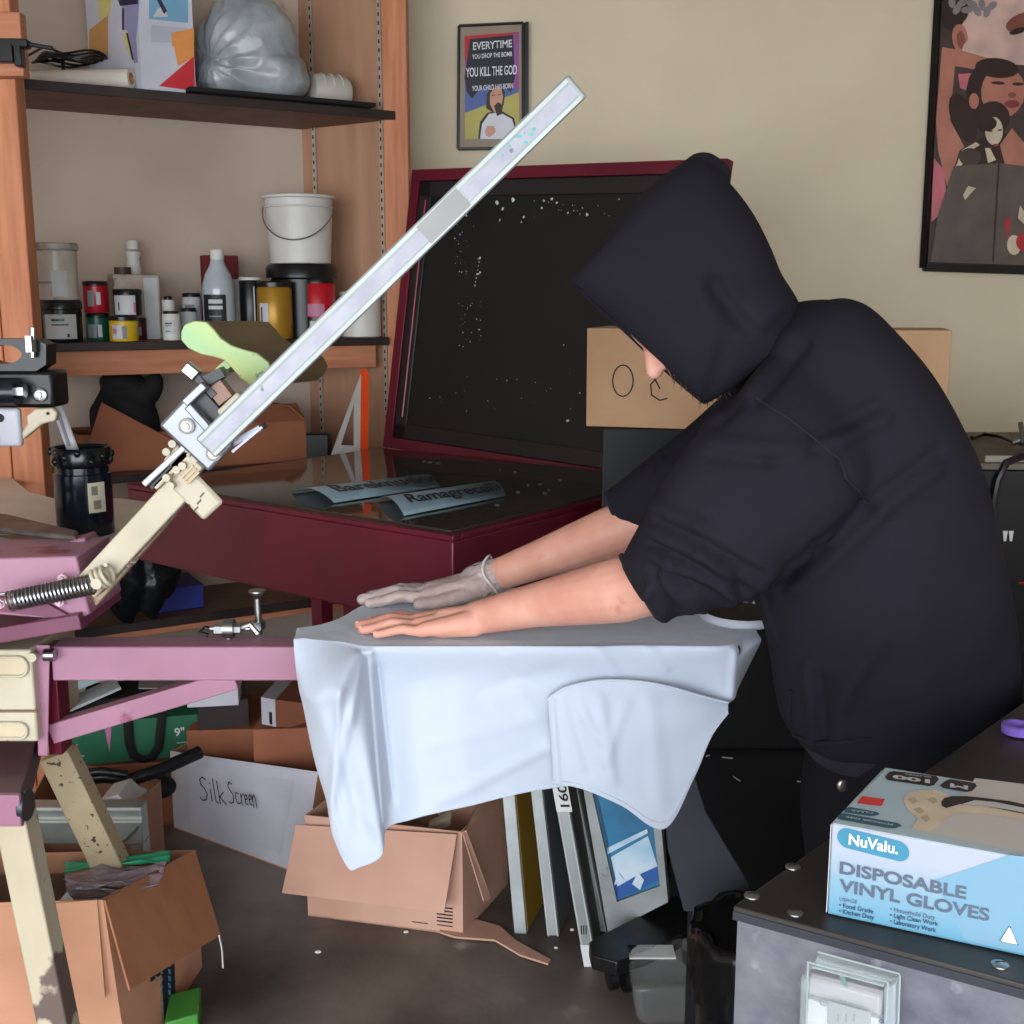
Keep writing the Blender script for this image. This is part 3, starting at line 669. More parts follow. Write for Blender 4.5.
b.add(vs,[(j*(nu+1)+i,(j+1)*(nu+1)+i,(j+1)*(nu+1)+i+1,j*(nu+1)+i+1) for j in range(nv) for i in range(nu)])
ts=thing('tshirt','plain white T-shirt pulled over the platen under the two hands, its side hanging down','t-shirt',PZ(500,646,ZP))
b.build('shirt_body',SH,ts,smooth=180,solid=.0016,soff=0,sub=1)
# sleeve hanging in front (x 548..728)
sl=[ [(548,700,1.765),(550,728,1.757),(552,756,1.755),(553,784,1.755)],
     [(566,688,1.755),(571,722,1.745),(577,756,1.742),(583,789,1.742)],
     [(600,681,1.755),(604,722,1.738),(612,765,1.735),(622,806,1.735)],
     [(640,682,1.755),(645,724,1.738),(654,775,1.735),(665,829,1.735)],
     [(672,688,1.758),(678,718,1.742),(686,754,1.742),(694,777,1.742)],
     [(700,696,1.765),(703,710,1.752),(707,728,1.750),(712,736,1.750)],
     [(728,703,1.775),(728,706,1.770),(728,709,1.768),(728,713,1.766)]]
K_=[[PY(*q_) for q_ in k] for k in sl]
sf=[(600,700,612,780,6,.006),(570,700,590,770,6,-.005),(585,715,600,740,4,.005),(650,700,660,800,9,.003),(625,705,605,760,5,.004),(552,700,558,780,3,.006)]
def grid(K_,nu,nv,sf,extra=0):
    vs=[]
    for j in range(nv+1):
        for i in range(nu+1):
            p=catmull([catmull(k,j/nv) for k in K_],i/nu)
            r=p-CAM; zc=r.y*cp-r.z*sp; px=512+F*r.x/zc; py=512-F*(r.y*sp+r.z*cp)/zc
            for x0,y0,x1,y1,w_,h_ in sf:
                dx,dy=x1-x0,y1-y0; q=((px-x0)*dx+(py-y0)*dy)/(dx*dx+dy*dy); q_=min(max(q,0),1); d=math.hypot(px-x0-dx*q_,py-y0-dy*q_); p=p+V((0,-h_*math.exp(-(d/w_)**2),0))
            vs.append(p+V((0,-.004*mnoise.noise(V((p.x*12,1,p.z*12))),0)))
    return vs,[(j*(nu+1)+i,(j+1)*(nu+1)+i,(j+1)*(nu+1)+i+1,j*(nu+1)+i+1) for j in range(nv) for i in range(nu)]
b=M(); b.add(*grid(K_,60,36,sf)); slv=b.build('sleeve',SH,ts,smooth=180,solid=.003,soff=0,sub=1)
b=M()
b.tube([catmull([k[0]for k in K_],i/40)-V((0,.002,-.001)) for i in range(41)],.0022,6); b.build('seam',SH,slv)
b=M()
b.tube([catmull([catmull(k,.93) for k in K_],i/40)-V((0,.003,0)) for i in range(41)],.0011,6); b.build('hem_stitch',mat('stitch_grey',(190,196,210),.9),slv)
# collar: ribbed ring around the neck opening at the right end
ctr=PZ(738,612,ZS);
RIB=mat('collar_rib',(190,194,204),.85)
b=M(); pts=[]
for i in range(36):
    t_=2*PI*i/36; pts.append(PZ(740+40*math.cos(t_),613+12.5*math.sin(t_)+.06*40*math.cos(t_),ZS+.006))
b.tube(pts,.008,8,closed=True,flat=.5,upv=(0,0,1)); b.build('collar',RIB,ts)
b=M(); b.poly([p-V((0,0,.002)) for p in pts]); b.build('neck_opening',mat('platen_seen',(54,50,44),.7,c2=(40,36,32),scale=30),ts)
# back tail of the shirt by the sleeve of the person
b=M(); b.add([PZ(700,590,ZS+.01),PZ(702,606,ZS+.008),PZ(722,600,ZS+.01),PZ(745,598,ZS+.012),PZ(745,588,ZS+.012)],[(0,1,2,3,4)]); b.build('back_fold',SH,ts,solid=.003)
# ================= ITEMS ON THE SHELVES =================
def lab(b,c,r,z0,z1,a0,a1,mi,n=10,e=.0006):   # curved label band on a jar, angles in degrees, -90 faces the camera
    b.m=mi; vs=[]
    for i in range(n+1):
        a=math.radians(a0+(a1-a0)*i/n); d=V((math.cos(a),math.sin(a),0))*(r+e)
        vs+=[c+d+Z*z0,c+d+Z*z1]
    b.add(vs,[(2*i,2*i+2,2*i+3,2*i+1) for i in range(n)])
PM={}
def pm_(c,rough=.4,**k):
    key=(c,rough)
    if key not in PM: PM[key]=mat('colour_%d_%d_%d'%c,c,rough,**k)
    return PM[key]
def jar(name,label,cat,x0,x1,ytop,base,back,body,lid=None,lidh=.15,labels=(),mod=None,yb=None,group=None,lidr=1.0):
    """round container seen between pixels x0..x1 with its top at ytop, standing at height base"""
    c=fl((x0+x1)/2,300,base,back); r=(fl(x1,300,base,back)-fl(x0,300,base,back)).length/2*E.x*1.08; r=min(r,.5)
    h=PL((x0+x1)/2,ytop,c-V((0,r,0)),V((0,1,0))).z-base
    t=thing(name,label,cat,c,group)
    hb=h*(1-lidh) if lid else h
    b=M(); b.lathe([(r*.93,0),(r*.97,.003),(r*.97,hb*.97),(r*.9,hb)],c,n=26); bd=b.build('body',body,t)
    if lid:
        b=M(); R_=r*lidr; b.lathe([(R_,0),(R_,h*lidh*.75),(R_*.93,h*lidh)],c+Z*hb,n=26); b.build('lid',lid,t)
    if labels:
        b=M(); ms=[]
        for (z0,z1,a0,a1,m_) in labels:
            if m_ not in ms: ms.append(m_)
            lab(b,c,r*.97,z0*h,z1*h,a0,a1,ms.index(m_),e=.0006+.0003*len(ms))
        b.build('label',ms,t)
    return t,c,r,h
W1=pm_((214,212,206),.4); K1=pm_((22,22,24),.3); RED=pm_((168,22,40),.3); GRNJ=pm_((18,84,62),.3); YEL=pm_((214,176,40),.35); GOLD=mat('gold_jar',(176,132,40),.35,.3)
LW=pm_((200,202,204),.6); LG=pm_((130,132,136),.6); LP=pm_((190,120,150),.5); BLU=pm_((60,70,110),.5); TXT=pm_((60,62,70),.6)
z1=ZL+.001
t,c,r,h=jar('ink_jar','black ink jar with white label, under the cloudy tub at the left shelf end','jar',36,83,300,z1,.06,K1,K1,.22,[(.08,.66,-115,-25,LW),(.1,.64,-122,-114,LG),(.5,.56,-95,-60,GRNJ),(.4,.43,-95,-50,TXT),(.12,.2,-55,-48,TXT)],lidr=1.02)
TUB=mat('tub_cloudy',(196,188,178),.3,c2=(176,166,154),scale=14,c3=(120,108,98),scale3=10,lo3=.62,hi3=.66)
jar('plastic_tub','cloudy clear tub with whitish contents, stacked on the black ink jar at the shelf end','tub',33,82,242,z1+h+.001,.06,TUB,mat('tub_lid',(186,178,168),.4,c2=(120,112,104),scale=20),.12,[(.28,.32,-130,-40,LG),(.05,.5,-80,-40,LW)],lidr=1.06)
t,c,r,h=jar('ink_jar','dark green ink jar, beneath the red jar and left of the yellow one','jar',83,109,313,z1,.10,GRNJ,K1,.16,[(.12,.6,-125,-75,LG),(.14,.58,-70,-50,LW)])
jar('ink_jar','red ink jar with a black lid, stacked on the dark green jar','jar',82,110,281,z1+h+.001,.10,RED,K1,.14,[(.2,.7,-110,-80,LG),(.25,.65,-70,-50,LW)])
t,c,r,h=jar('ink_jar','bright yellow ink jar with a dark lid','jar',106,138,316,z1,.03,YEL,K1,.18,[(.1,.65,-120,-75,LW),(.1,.6,-78,-60,LG),(.3,.5,-118,-100,LP)])
jar('ink_jar','white-labelled jar with a black lid, stacked on the yellow ink jar','jar',112,143,289,z1+h+.001,.06,K1,K1,.22,[(.03,.76,-135,-40,LW),(.1,.5,-50,-40,LP),(.2,.5,-112,-106,TXT)])
jar('ink_jar','dark red jar partly hidden behind the yellow ink jar','jar',127,146,318,z1,.12,pm_((80,20,34),.3),K1,.14,[(.2,.6,-70,-50,LG)])
# tin can
def boxthing(name,label,cat,x0,x1,ytop,base,back,depth,m_,bev=.004,skew=0):
    a=fl(x0,300,base,back); c=fl(x1,300,base,back); h=PL(x0,ytop,a,V((0,1,0))).z-base
    t=thing(name,label,cat,(a+c)/2)
    M().box(a,c-a,N_*depth,Z*h).build('body',m_,t,bevel=bev); return t,a,c,h
TIN=mat('worn_tin',(176,164,154),.45,.3,c2=(150,134,122),scale=18,c3=(90,70,60),scale3=22,lo3=.62,hi3=.68)
t,a,cq,h=boxthing('solvent_tin','rectangular worn tin can with a brown cap behind the stacked jars','tin',114,161,274,z1,.15,.09,TIN)
M().cyl(a+(cq-a)*.28+N_*.045+Z*h,a+(cq-a)*.28+N_*.045+Z*(h+.022),.026,n=20).build('cap',pm_((70,44,38),.5),t)
b=M(); b.box(a+(cq-a)*.64-N_*.001,(cq-a)*.3,-N_*.001,Z*h*.95); b.build('label',LW,t)
def bottle(label,x0,x1,ytop,base,back,body,capm,prof,labels=(),capw=.35,caph=.1,name='bottle'):
    c=fl((x0+x1)/2,300,base,back); r=(fl(x1,300,base,back)-fl(x0,300,base,back)).length/2*E.x*1.08
    h=PL((x0+x1)/2,ytop,c-V((0,r,0)),V((0,1,0))).z-base
    t=thing(name,label,'bottle',c)
    M().lathe([(r*a_,h*(1-caph)*z_) for a_,z_ in prof],c,n=26).build('body',body,t,smooth=50)
    M().lathe([(r*capw,0),(r*capw,h*caph*.9),(r*capw*.9,h*caph)],c+Z*h*(1-caph),n=20).build('cap',capm,t)
    if labels:
        b=M(); ms=[]
        for (z0,z1_,a0,a1,m_) in labels:
            if m_ not in ms: ms.append(m_)
            lab(b,c,r,z0*h,z1_*h,a0,a1,ms.index(m_),e=.0008+.0003*len(ms))
        b.build('label',ms,t)
    return t,c,r,h
bottle('white plastic bottle standing tallest behind the tin can',125,146,240,z1,.27,W1,W1,[(.93,0),(1,.02),(1,.6),(.85,.7),(.62,.9),(.78,.93),(.78,.97),(.4,1)],capw=.62,caph=.09)
jar('small_jar','small white bottle-shaped jar with black cap, front of the white group','jar',160,180,311,z1,.04,W1,K1,.10,[(.2,.7,-130,-50,LW),(.55,.6,-115,-70,TXT),(.48,.51,-115,-75,TXT),(.3,.33,-115,-80,TXT)],lidr=.8)
jar('small_jar','small white jar with a black cap, just behind the front white jar','jar',161,175,296,z1,.14,W1,K1,.09,lidr=.6)
jar('small_jar','wider white jar with a black cap behind the other small jars','jar',181,202,293,z1,.16,pm_((190,190,190),.35),K1,.09,[(.55,.75,-120,-60,LG)],lidr=.9)
jar('small_jar','low grey-white jar with a black cap at the right of the small jars','jar',178,197,308,z1,.09,pm_((170,176,176),.3),K1,.12,lidr=.9)
BLK=pm_((20,22,26),.5)
t,c,r,h=bottle('clear plastic bottle of liquid with a black label and white cap',202,236,249,z1,.08,mat('milky_clear',(176,184,190),.15,c2=(166,174,182),spec=.7),W1,[(.95,0),(1,.02),(1,.62),(.97,.69),(.78,.82),(.48,.93),(.40,1)],[(.12,.50,-140,-52,BLK),(.40,.445,-115,-65,LW),(.335,.375,-115,-65,LW),(.25,.265,-115,-70,LG),(.14,.20,-110,-60,LG)],capw=.42,caph=.11)
boxthing('red_box','dark red box standing behind the clear bottle','box',206,240,255,z1,.22,.05,pm_((110,20,28),.6),.001)
boxthing('grey_slab','thin pale grey slab standing right of the clear bottle','slab',232,241,279,z1,.12,.03,pm_((170,166,162),.6),.001)
jar('ink_jar','black ink jar with a white rim, left of the gold jar','jar',239,263,277,z1,.10,K1,W1,.05,[(.1,.85,-65,-58,LW)])
t,c,r,h=jar('ink_jar','gold ink jar with a black lid','jar',256,293,281,z1,.03,GOLD,K1,.10,[(.2,.62,-135,-100,LW),(.25,.55,-128,-122,TXT)],lidr=.96)
jar('ink_jar','small dark jar wedged between the gold and the red jar','jar',291,303,282,z1,.08,K1,K1,.1,[(.2,.6,-90,-70,LG)])
jar('ink_jar','bright red ink jar under the black pail','jar',300,336,277,z1,.06,pm_((190,20,36),.3),K1,.1,[(.12,.34,-130,-50,K1),(.36,.56,-125,-60,LP),(.16,.28,-110,-85,LW)],lidr=.96)
# black pail, white bucket with wire handle
t,c,r,h=jar('black_pail','black plastic pail supporting the white bucket','pail',270,335,264,z1,.13,K1,K1,.18,lidr=1.10)
bk,c2,r2,h2=jar('white_bucket','white plastic bucket with a thin wire handle, on top of the black pail','bucket',267,337,194,z1+h+.002,.13,W1,None,.1)
bd=[o for o in bk.children if o.name.startswith('body')][0]; me=bd.data
for v_ in me.vertices: k=.90+.10*(v_.co.z/h2); v_.co.x*=k; v_.co.y*=k
b=M(); b.tube([c2+V((r2*1.02*math.cos(2*PI*i/28),r2*1.02*math.sin(2*PI*i/28),h2-.003)) for i in range(28)],.006,6,closed=True); b.tube([c2+V((r2*.985*math.cos(2*PI*i/28),r2*.985*math.sin(2*PI*i/28),h2*.84)) for i in range(28)],.003,6,closed=True); b.build('rim',W1,bk)
pts=[]
for i in range(21):
    a=-PI+PI*i/20; pts.append(c2+V((r2*1.03*math.cos(a),-abs(math.sin(a))*r2*1.05-.004,h2*.86-math.sin(-a)*h2*.52+.0*i)))
M().tube(pts,.0022,6).build('handle',STEEL,bk)
jar('plastic_tub','plain white tub at the right end of the lower shelf','tub',340,381,291,z1,.06,W1,W1,.1,lidr=1.04)
# ---- upper shelf ----
zu=ZU+.001
def flY(px,py,z,back): return fl(px,py,z,back)
pa_=fl(18,75,zu,.22); pb_=fl(131,75,zu,.01); rr_=.028
t=thing('paper_roll','white paper roll lying on the upper shelf beside the product box','roll',pa_)
b=M(); ax=(pb_-pa_).normalized(); q=pa_+Z*rr_; q2=pb_+Z*rr_
b.rings([[p+ (Z*math.cos(2*PI*i/28)+ax.cross(Z)*math.sin(2*PI*i/28))*rad for i in range(28)] for p,rad in ((q,rr_),(q2,rr_),(q2,rr_*.62),(q2-ax*.06,rr_*.62))]); b.build('paper',pm_((226,220,208),.7),t,smooth=40)
b=M(); b.rings([[p+ (Z*math.cos(2*PI*i/24)+ax.cross(Z)*math.sin(2*PI*i/24))*rad for i in range(24)] for p,rad in ((q2-ax*.05,rr_*.60),(q2+ax*.001,rr_*.60),(q2+ax*.001,rr_*.48),(q2-ax*.05,rr_*.48))]); b.build('core_tube',CARD,t)
# product box : left side + front
PB=thing('product_box','white, orange and red printed product box on the upper shelf','box',fl(165,80,zu,.02))
o_=fl(142,88,zu,.015); r_=fl(196,92,zu,.015); l_=fl(89,60,zu,.20); HB=.40
dL=(l_-o_); fr_=(r_-o_)
b=M(); b.hexa([o_,r_,r_+dL,l_],[p+Z*HB for p in (o_,r_,r_+dL,l_)]); b.build('carton',pm_((205,205,218),.55),PB)
b=M(); mm=[pm_((206,44,52),.5),pm_((230,150,80),.5),pm_((120,170,200),.5),pm_((206,150,90),.5),pm_((214,204,130),.5),pm_((150,146,182),.5),pm_((40,40,70),.5),LW,pm_((186,188,202),.5)]
def fp(px,py,m_,side=0,e=.001):
    pass
nF=fr_.cross(Z).normalized(); nF=nF if nF.y<0 else -nF
nL=dL.cross(Z).normalized(); nL=nL if nL.x<0 or nL.y<0 else -nL
def dec(m_,pts,side,e):
    b.m=m_; n=nF if side==0 else nL
    P=[PL(x,y,o_+n*e,n) for x,y in pts]
    nn_=(P[1]-P[0]).cross(P[2]-P[1])
    if nn_.dot(n)<0: P=P[::-1]
    b.poly(P)
dec(0,[(159,86),(194,56),(195,91)],0,.0014); dec(1,[(171,33),(194,28),(194,57),(178,66)],0,.0010)
dec(2,[(149,-20),(188,-20),(188,23),(149,19)],0,.0010); dec(7,[(153,17),(158,8),(164,6),(168,17)],0,.0014); dec(6,[(155,-4),(158,-6),(167,11),(164,14)],0,.0018)
dec(8,[(151,25),(188,28),(188,43),(151,42)],0,.0008); dec(1,[(172,34),(194,28),(194,44),(172,46)],0,.0012)
dec(3,[(89,30),(108,15),(108,60),(89,60)],1,.0010); dec(4,[(98,-10),(112,-10),(110,14),(99,20)],1,.0010)
dec(5,[(122,-10),(139,-10),(138,20),(136,40),(138,62),(134,64),(130,40),(127,30),(123,30)],1,.0014); dec(6,[(122,8),(124,8),(124,30),(122,30)],1,.0018); dec(6,[(126,33),(128,33),(134,60),(132,60)],1,.0018); dec(4,[(122,30),(128,34),(133,60),(126,50)],1,.0012); dec(6,[(118,0),(138,-2),(138,4),(120,6)],1,.0016)
b.build('print',mm,PB,smooth=0)
# plastic bag
bagm=mat('grey_bag',(178,184,188),.28,c2=(140,148,154),scale=9,alpha=.93,spec=.7,bump=.9,bscale=14)
b=M(); c=fl(250,60,zu,.12);
b.sph(c+V((0,0,.17)),.155,.12,.17,n=48,k=28); b.sph(c+V((.075,0,.085)),.115,.11,.085,n=32,k=20); b.sph(c+V((-.075,-.01,.09)),.10,.10,.09,n=32,k=20); b.sph(c+V((-.13,-.03,.12)),.03,.04,.14,n=20,k=14)
o=b.build('plastic_bag',bagm); fin(o,[('REMESH',dict(mode='VOXEL',voxel_size=.006)),('SMOOTH',dict(factor=.6,iterations=12))])
kn=V((-.12,-.08,.13))
for v_ in o.data.vertices:
    p=v_.co; d=p-kn; ang=math.atan2(d.z,d.x+.001); rad=d.length
    k=.007*math.sin(ang*17+3*mnoise.noise(p*9))*min(1,rad/.08)*max(0,1-rad/.36)+.010*mnoise.noise(p*11)+.004*mnoise.noise(p*30)
    v_.co=p+p.normalized()*k
    if v_.co.z<.001: v_.co.z=.001
tag(o,'bulging grey translucent plastic bag, tied at its left, on the upper shelf','bag')
# white translucent jar lying, and black boards
c=fl(332,92,zu,.10)
b=M(); axx=E
b.lathe([(.03,0),(.052,.01),(.056,.03),(.056,.12),(.045,.135),(.02,.14)],c+Z*.056-E*.08,E,n=28); jr=b.build('plastic_jug',mat('jug_translucent',(200,196,186),.3,c2=(190,186,176))); tag(jr,'white translucent plastic jug lying at the right end of the upper shelf','jug')
b=M()
for u in (.02,.05,.08): b.tube([c+Z*.056-E*.08+E*(u+.02)+ (Z*math.cos(a)-N_*math.sin(a))*.0575 for a in [math.radians(d_) for d_ in range(-20,90,10)]],.0025,6)
b.build('ridge',W1,jr)
o=M().box(fl(190,90,zu+.0,-.045)+Z*.0+V((0,0,0)),E*.60,N_*.05,(0,0,.012)).build('black_board',BLACKM,None,bevel=.001); tag(o,'thin black board lying along the front of the upper shelf under the bag','board')
# coil of black cable behind paper roll
b=M(); c=fl(62,50,zu,.17)
for k_ in range(5): b.tube([c+V((.09*math.cos(t_)+.01*k_,.05*math.sin(t_),.085+.005*k_+.006*math.sin(3*t_+k_))) for t_ in [2*PI*i/24 for i in range(24)]],.0035,6,closed=True)
b.tube([c+V((0,0,.0)),c+V((.0,0,.11))],.006,6); b.tube([c+V((-.11,0,.1)),c+V((-.05,0,.13)),c+V((.02,-.02,.10))],.004,6); b.cbox(c+V((0,0,.004)),.12,.06,.008)
o=b.build('cable_coil',BLACK); tag(o,'loose coil of black cable on a small stand behind the paper roll','cable')
# black clamp on the left stud
b=M(); Yc=3.05
b.box(PY(-20,62,Yc),(PY(13,62,Yc).x-PY(-20,62,Yc).x,0,0),(0,.024,0),(0,0,PY(0,38,Yc).z-PY(0,62,Yc).z)); bar(b,(16,40),(18,66),Yc-.01,.018,.03); bar(b,(10,42),(27,43),Yc-.01,.02,.03); bar(b,(24,43),(52,48),Yc,.010,.012)
o=b.build('clamp',BLACK,None,bevel=.003); tag(o,'black clamp fixed to the left wooden stud near the top','clamp')
# ---- middle shelf, z .97 ----
zm=.971
def carton(name,label,foot,h,m_=CARD,th=.004,lip=None,cat='box',group=None,bottomz=None):
    """open-topped carton; foot = 4 ground points in order"""
    f=[V(p) for p in foot]; cen=sum(f,V((0,0,0)))/4; t=thing(name,label,cat,cen,group)
    b=M(); inn=[p+(cen-p).normalized()*th*1.5 for p in f]
    tops=[p+Z*h for p in f] if not lip else [p+V(l) for p,l in zip(f,lip)]
    ti=[a+(cen+Z*h-a).normalized()*th*1.5 for a in tops]
    for i in range(4):
        j=(i+1)%4; b.hexa([f[i],f[j],inn[j],inn[i]],[tops[i],tops[j],ti[j],ti[i]])
    b.hexa([p+Z*0 for p in f],[p+Z*th for p in f]); b.build('walls',m_,t)
    return t,f,tops
def flap(parent,a,b_,d,m_=CARD,th=.004,name='flap',lab_=None):
    a=V(a);b_=V(b_); da,db=(d if isinstance(d,tuple) and isinstance(d[0],(tuple,list,V)) else (d,d)); da,db=V(da),V(db)
    n=(b_-a).cross(da).normalized()*th
    b=M(); b.hexa([a,b_,b_+n,a+n],[a+da,b_+db,b_+db+n,a+da+n]); o=b.build(name,m_,parent)
    if lab_: o['label']=lab_
    return o
k1=[fl(80,470,zm,.08),fl(208,470,zm,.03),fl(208,470,zm,.03)+N_*.28,fl(80,470,zm,.08)+N_*.24]
t,f,tp=carton('cardboard_box','brown cardboard box with a slanting raised flap, behind the press arm',k1,.12,CARDD)
a_=PY(84,466,f[0].y); flap(t,f[0]-N_*.006+Z*.02,f[1]-N_*.006+Z*.02,((PY(101,402,f[0].y)-f[0]-Z*.02),(PY(196,452,f[1].y)-f[1]-Z*.02)),CARDD)
k2=[fl(202,466,zm,.02),fl(307,466,zm,.02),fl(307,466,zm,.02)+N_*.26,fl(202,466,zm,.02)+N_*.26]
t,f,tp=carton('cardboard_box','brown cardboard box beside the black gadget, left of the set square',k2,PL(250,424,k2[0],N_).z-zm,CARDD)
flap(t,tp[1],tp[2],(-.05,-.02,.05),CARDD); flap(t,tp[0],tp[1],N_*.08+Z*.05,CARDD)
# black bag on the boxes
b=M(); c=fl(124,410,zm,.16)
b.sph(c+V((0,0,.27)),.07,.06,.05,n=24,k=16); b.sph(c+V((.06,0,.24)),.06,.05,.045,n=24,k=16); b.sph(c+V((.10,.0,.26)),.03,.03,.04); b.sph(c+V((0,0,.14)),.11,.08,.14)
o=b.build('black_cloth_bag',BLACKM); fin(o,[('REMESH',dict(mode='VOXEL',voxel_size=.007)),('SMOOTH',dict(factor=.5,iterations=6))])
for v_ in o.data.vertices: v_.co+=v_.co.normalized()*.012*mnoise.noise(v_.co*14)
tag(o,'crumpled black cloth bag stuffed behind the slanted cardboard flap','bag')
o=M().cbox(fl(318,451,zm,.03)+Z*.045,.085,.06,.09).build('black_gadget',BLACK,None,bevel=.006); tag(o,'small black box-shaped gadget between the cardboard box and the set square','gadget')
# set square with orange edge, standing on the unit's back edge
S0=PY(334,459,3.62); S1=PY(358,458,3.62); S2=PY(361,370,3.64); SQB=zm
q0=fl(331,462,zm,-.02); q1=fl(367,459,zm,-.02); Yq=q0.y
def sqp(px,py): p=PL(px,py,q0,N_); return p
t=thing('set_square','pale triangular set square with a bright orange edge, leaning by the open lid','set square',sqp(350,459))
b=M(); O=[sqp(331,456),sqp(361,457),sqp(361,374)]; I=[sqp(341,445),sqp(354,446),sqp(354,404)]
b.add([*O,*I,*[p+N_*.006 for p in O+I]],[(0,1,4,3),(1,2,5,4),(2,0,3,5),(9,10,7,6),(10,11,8,7),(11,9,6,8),(0,6,7,1),(1,7,8,2),(2,8,6,0),(3,4,10,9),(4,5,11,10),(5,3,9,11)])
b.build('blade',pm_((206,200,196),.4),t,smooth=0)
b=M(); b.prism([sqp(360,462),sqp(368,462),sqp(369,374),sqp(365,368),sqp(361,370)],N_*.01); b.build('orange_edge',mat('orange_edge',(250,84,30),.4),t)
# ---- lowest shelf, z .50 ----
zl=.501
b=M(); c=fl(120,600,zl,.0)-N_*.02
for i in range(7): b.sph(c+E*(-.05+.03*i)+V((0,-.02*(i%2),.12+.03*math.sin(i*2))),.055,.05,.10+.03*(i%3),n=20,k=12)
o=b.build('black_trash_bag',mat('black_bag_shiny',(20,22,26),.25,bump=.5,bscale=18)); fin(o,[('REMESH',dict(mode='VOXEL',voxel_size=.008)),('SMOOTH',dict(factor=.5,iterations=5))])
for v_ in o.data.vertices: v_.co+=v_.co.normalized()*(.02*mnoise.noise(v_.co*12)+.008*mnoise.noise(v_.co*30))
mz=min(v_.co.z for v_ in o.data.vertices); o.location.z+=zl-(o.location.z+mz)
tag(o,'crumpled shiny black plastic bag on the lowest shelf behind the press spring','bag')
o=M().box(fl(155,600,zl,.06),E*.16,N_*.2,Z*.08).build('blue_case',mat('deep_blue',(36,46,120),.5),None,bevel=.005); tag(o,'dark blue case on the lowest shelf under the maroon unit','case')
# ---- side table with ink pail and tools (left) ----
TZ=1.02
tb=thing('side_table','pale round-cornered table top at the left carrying the black ink pail','table',(-1.05,2.45,0))
P=[PZ(x,y,TZ) for x,y in ((-60,470),(8,474),(30,492),(62,500),(120,498),(150,502),(146,530),(118,545),(60,548),(-60,552))]
M().prism(P,(0,0,-.018)).build('table_top',mat('table_beige',(224,216,204),.5),tb,bevel=.003)
M().box((P[7].x-.44,2.52,0),(.035,0,0),(0,.035,0),(0,0,TZ-.018)).build('leg',CREAM,tb)
M().box((P[0].x,2.52,0),(.035,0,0),(0,.035,0),(0,0,TZ-.018)).build('leg',CREAM,tb)
c=PZ(86.5,533,TZ+.001); r=.5*57/F*(c.y)*1.01
h=PY(86,447,c.y).z-TZ
pl=thing('ink_pail','glossy black ink pail with spattered rim and a spatula standing in it','pail',c)
DR=mat('spattered_black',(16,17,22),.2,c2=(12,13,18),c3=(210,215,225),scale3=42,lo3=.69,hi3=.71)
b=M(); b.lathe([(r*.95,0),(r*.97,.004),(r*.97,h*.70),(r*.90,h*.71),(r*.90,h*.78),(r*.99,h*.8),(r*.99,h*.985),(r*.93,h),(r*.86,h*.98),(r*.86,h*.5)],c,n=32,cap=True); b.build('body',mat('glossy_black',(16,20,32),.16),pl)
b=M(); b.lathe([(r*1.0,h*.80),(r*1.02,h*.82),(r*1.02,h*.985),(r*.97,h*1.005),(r*.88,h*1.0),(r*.88,h*.9)],c,n=32,cap=False);
for i in range(14): a=2*PI*i/14; b.sph(c+V((r*math.cos(a),r*math.sin(a),h*(.86+.1*(i%3)/2))),.007,.007,.009,n=8,k=6)
b.build('spattered_rim',DR,pl)
b=M(); lab(b,c,r*.97,h*.28,h*.62,-62,-25,0); b.m=1; lab(b,c,r*.97,h*.48,h*.58,-55,-42,1,e=.0012); lab(b,c,r*.97,h*.32,h*.42,-52,-36,1,e=.0012); b.build('label',[pm_((196,188,166),.6),pm_((120,114,104),.6)],pl)
b=M();
A=PY(56,406,c.y-.005); B=PY(72,452,c.y); bar(b,(55,404),(74,456),c.y-.005,.024,.010)
spt=b.build('spatula',pm_((206,206,210),.4),None,bevel=.004); tag(spt,'pale plastic spatula standing in the black ink pail','spatula')
b=M(); bar(b,(58,412),(69,446),c.y-.007,.006,.003); b.build('groove',pm_((140,140,150),.5),spt)
# tool pile
def tool(label,pts,Y0,m_,z,th=.02,name='spatula'):
    P=[PZ(x,y,z) for x,y in pts]; b=M(); b.prism(P,(0,0,-th)); o=b.build(name,m_,None,bevel=.005); tag(o,label,'tool','hand tools piled at the left'); return o
WH=wood('tool_wood',(176,150,122),(150,122,96),(8,8,8))
o=tool('grey metal scraper blade lying on top of the tool pile',[(-40,508),(10,514),(60,526),(78,530),(76,536),(20,530),(-40,524)],0,mat('scraper_steel',(120,110,104),.45,.5,c2=(90,80,76),scale=20),TZ+.075,.012,'scraper')
o=tool('worn wooden handled scraper with a rounded end at the front of the tool pile',[(14,552),(20,541),(32,538),(56,536),(66,531),(76,534),(82,541),(80,550),(66,553),(52,552),(30,562),(16,560)],0,WH,TZ+.05,.025,'scraper')
o=tool('blue-grey plastic scraper at the left end of the tool pile',[(-40,540),(0,536),(18,540),(14,552),(-6,556),(-40,560)],0,pm_((150,160,172),.5),TZ+.06,.02,'scraper')
o=M().box(PZ(-50,560,TZ+.001),(PZ(78,560,TZ).x-PZ(-50,560,TZ).x,0,0),(0,.12,0),(0,0,.024)).build('tool_block',WH,None,bevel=.004); tag(o,'flat wooden block under the piled scrapers at the left','block')
# ---- second press head at far left (black casting) ----
hd=thing('press_head','black cast press head with an oval hole and grey plate at the left edge','press head',PY(10,448,2.2))
YH=2.2
b=M(); Op=[PY(x,y,YH) for x,y in ((-60,339),(20,339),(34,341),(43,348),(46,358),(46,371),(-60,371))]
n_=28;
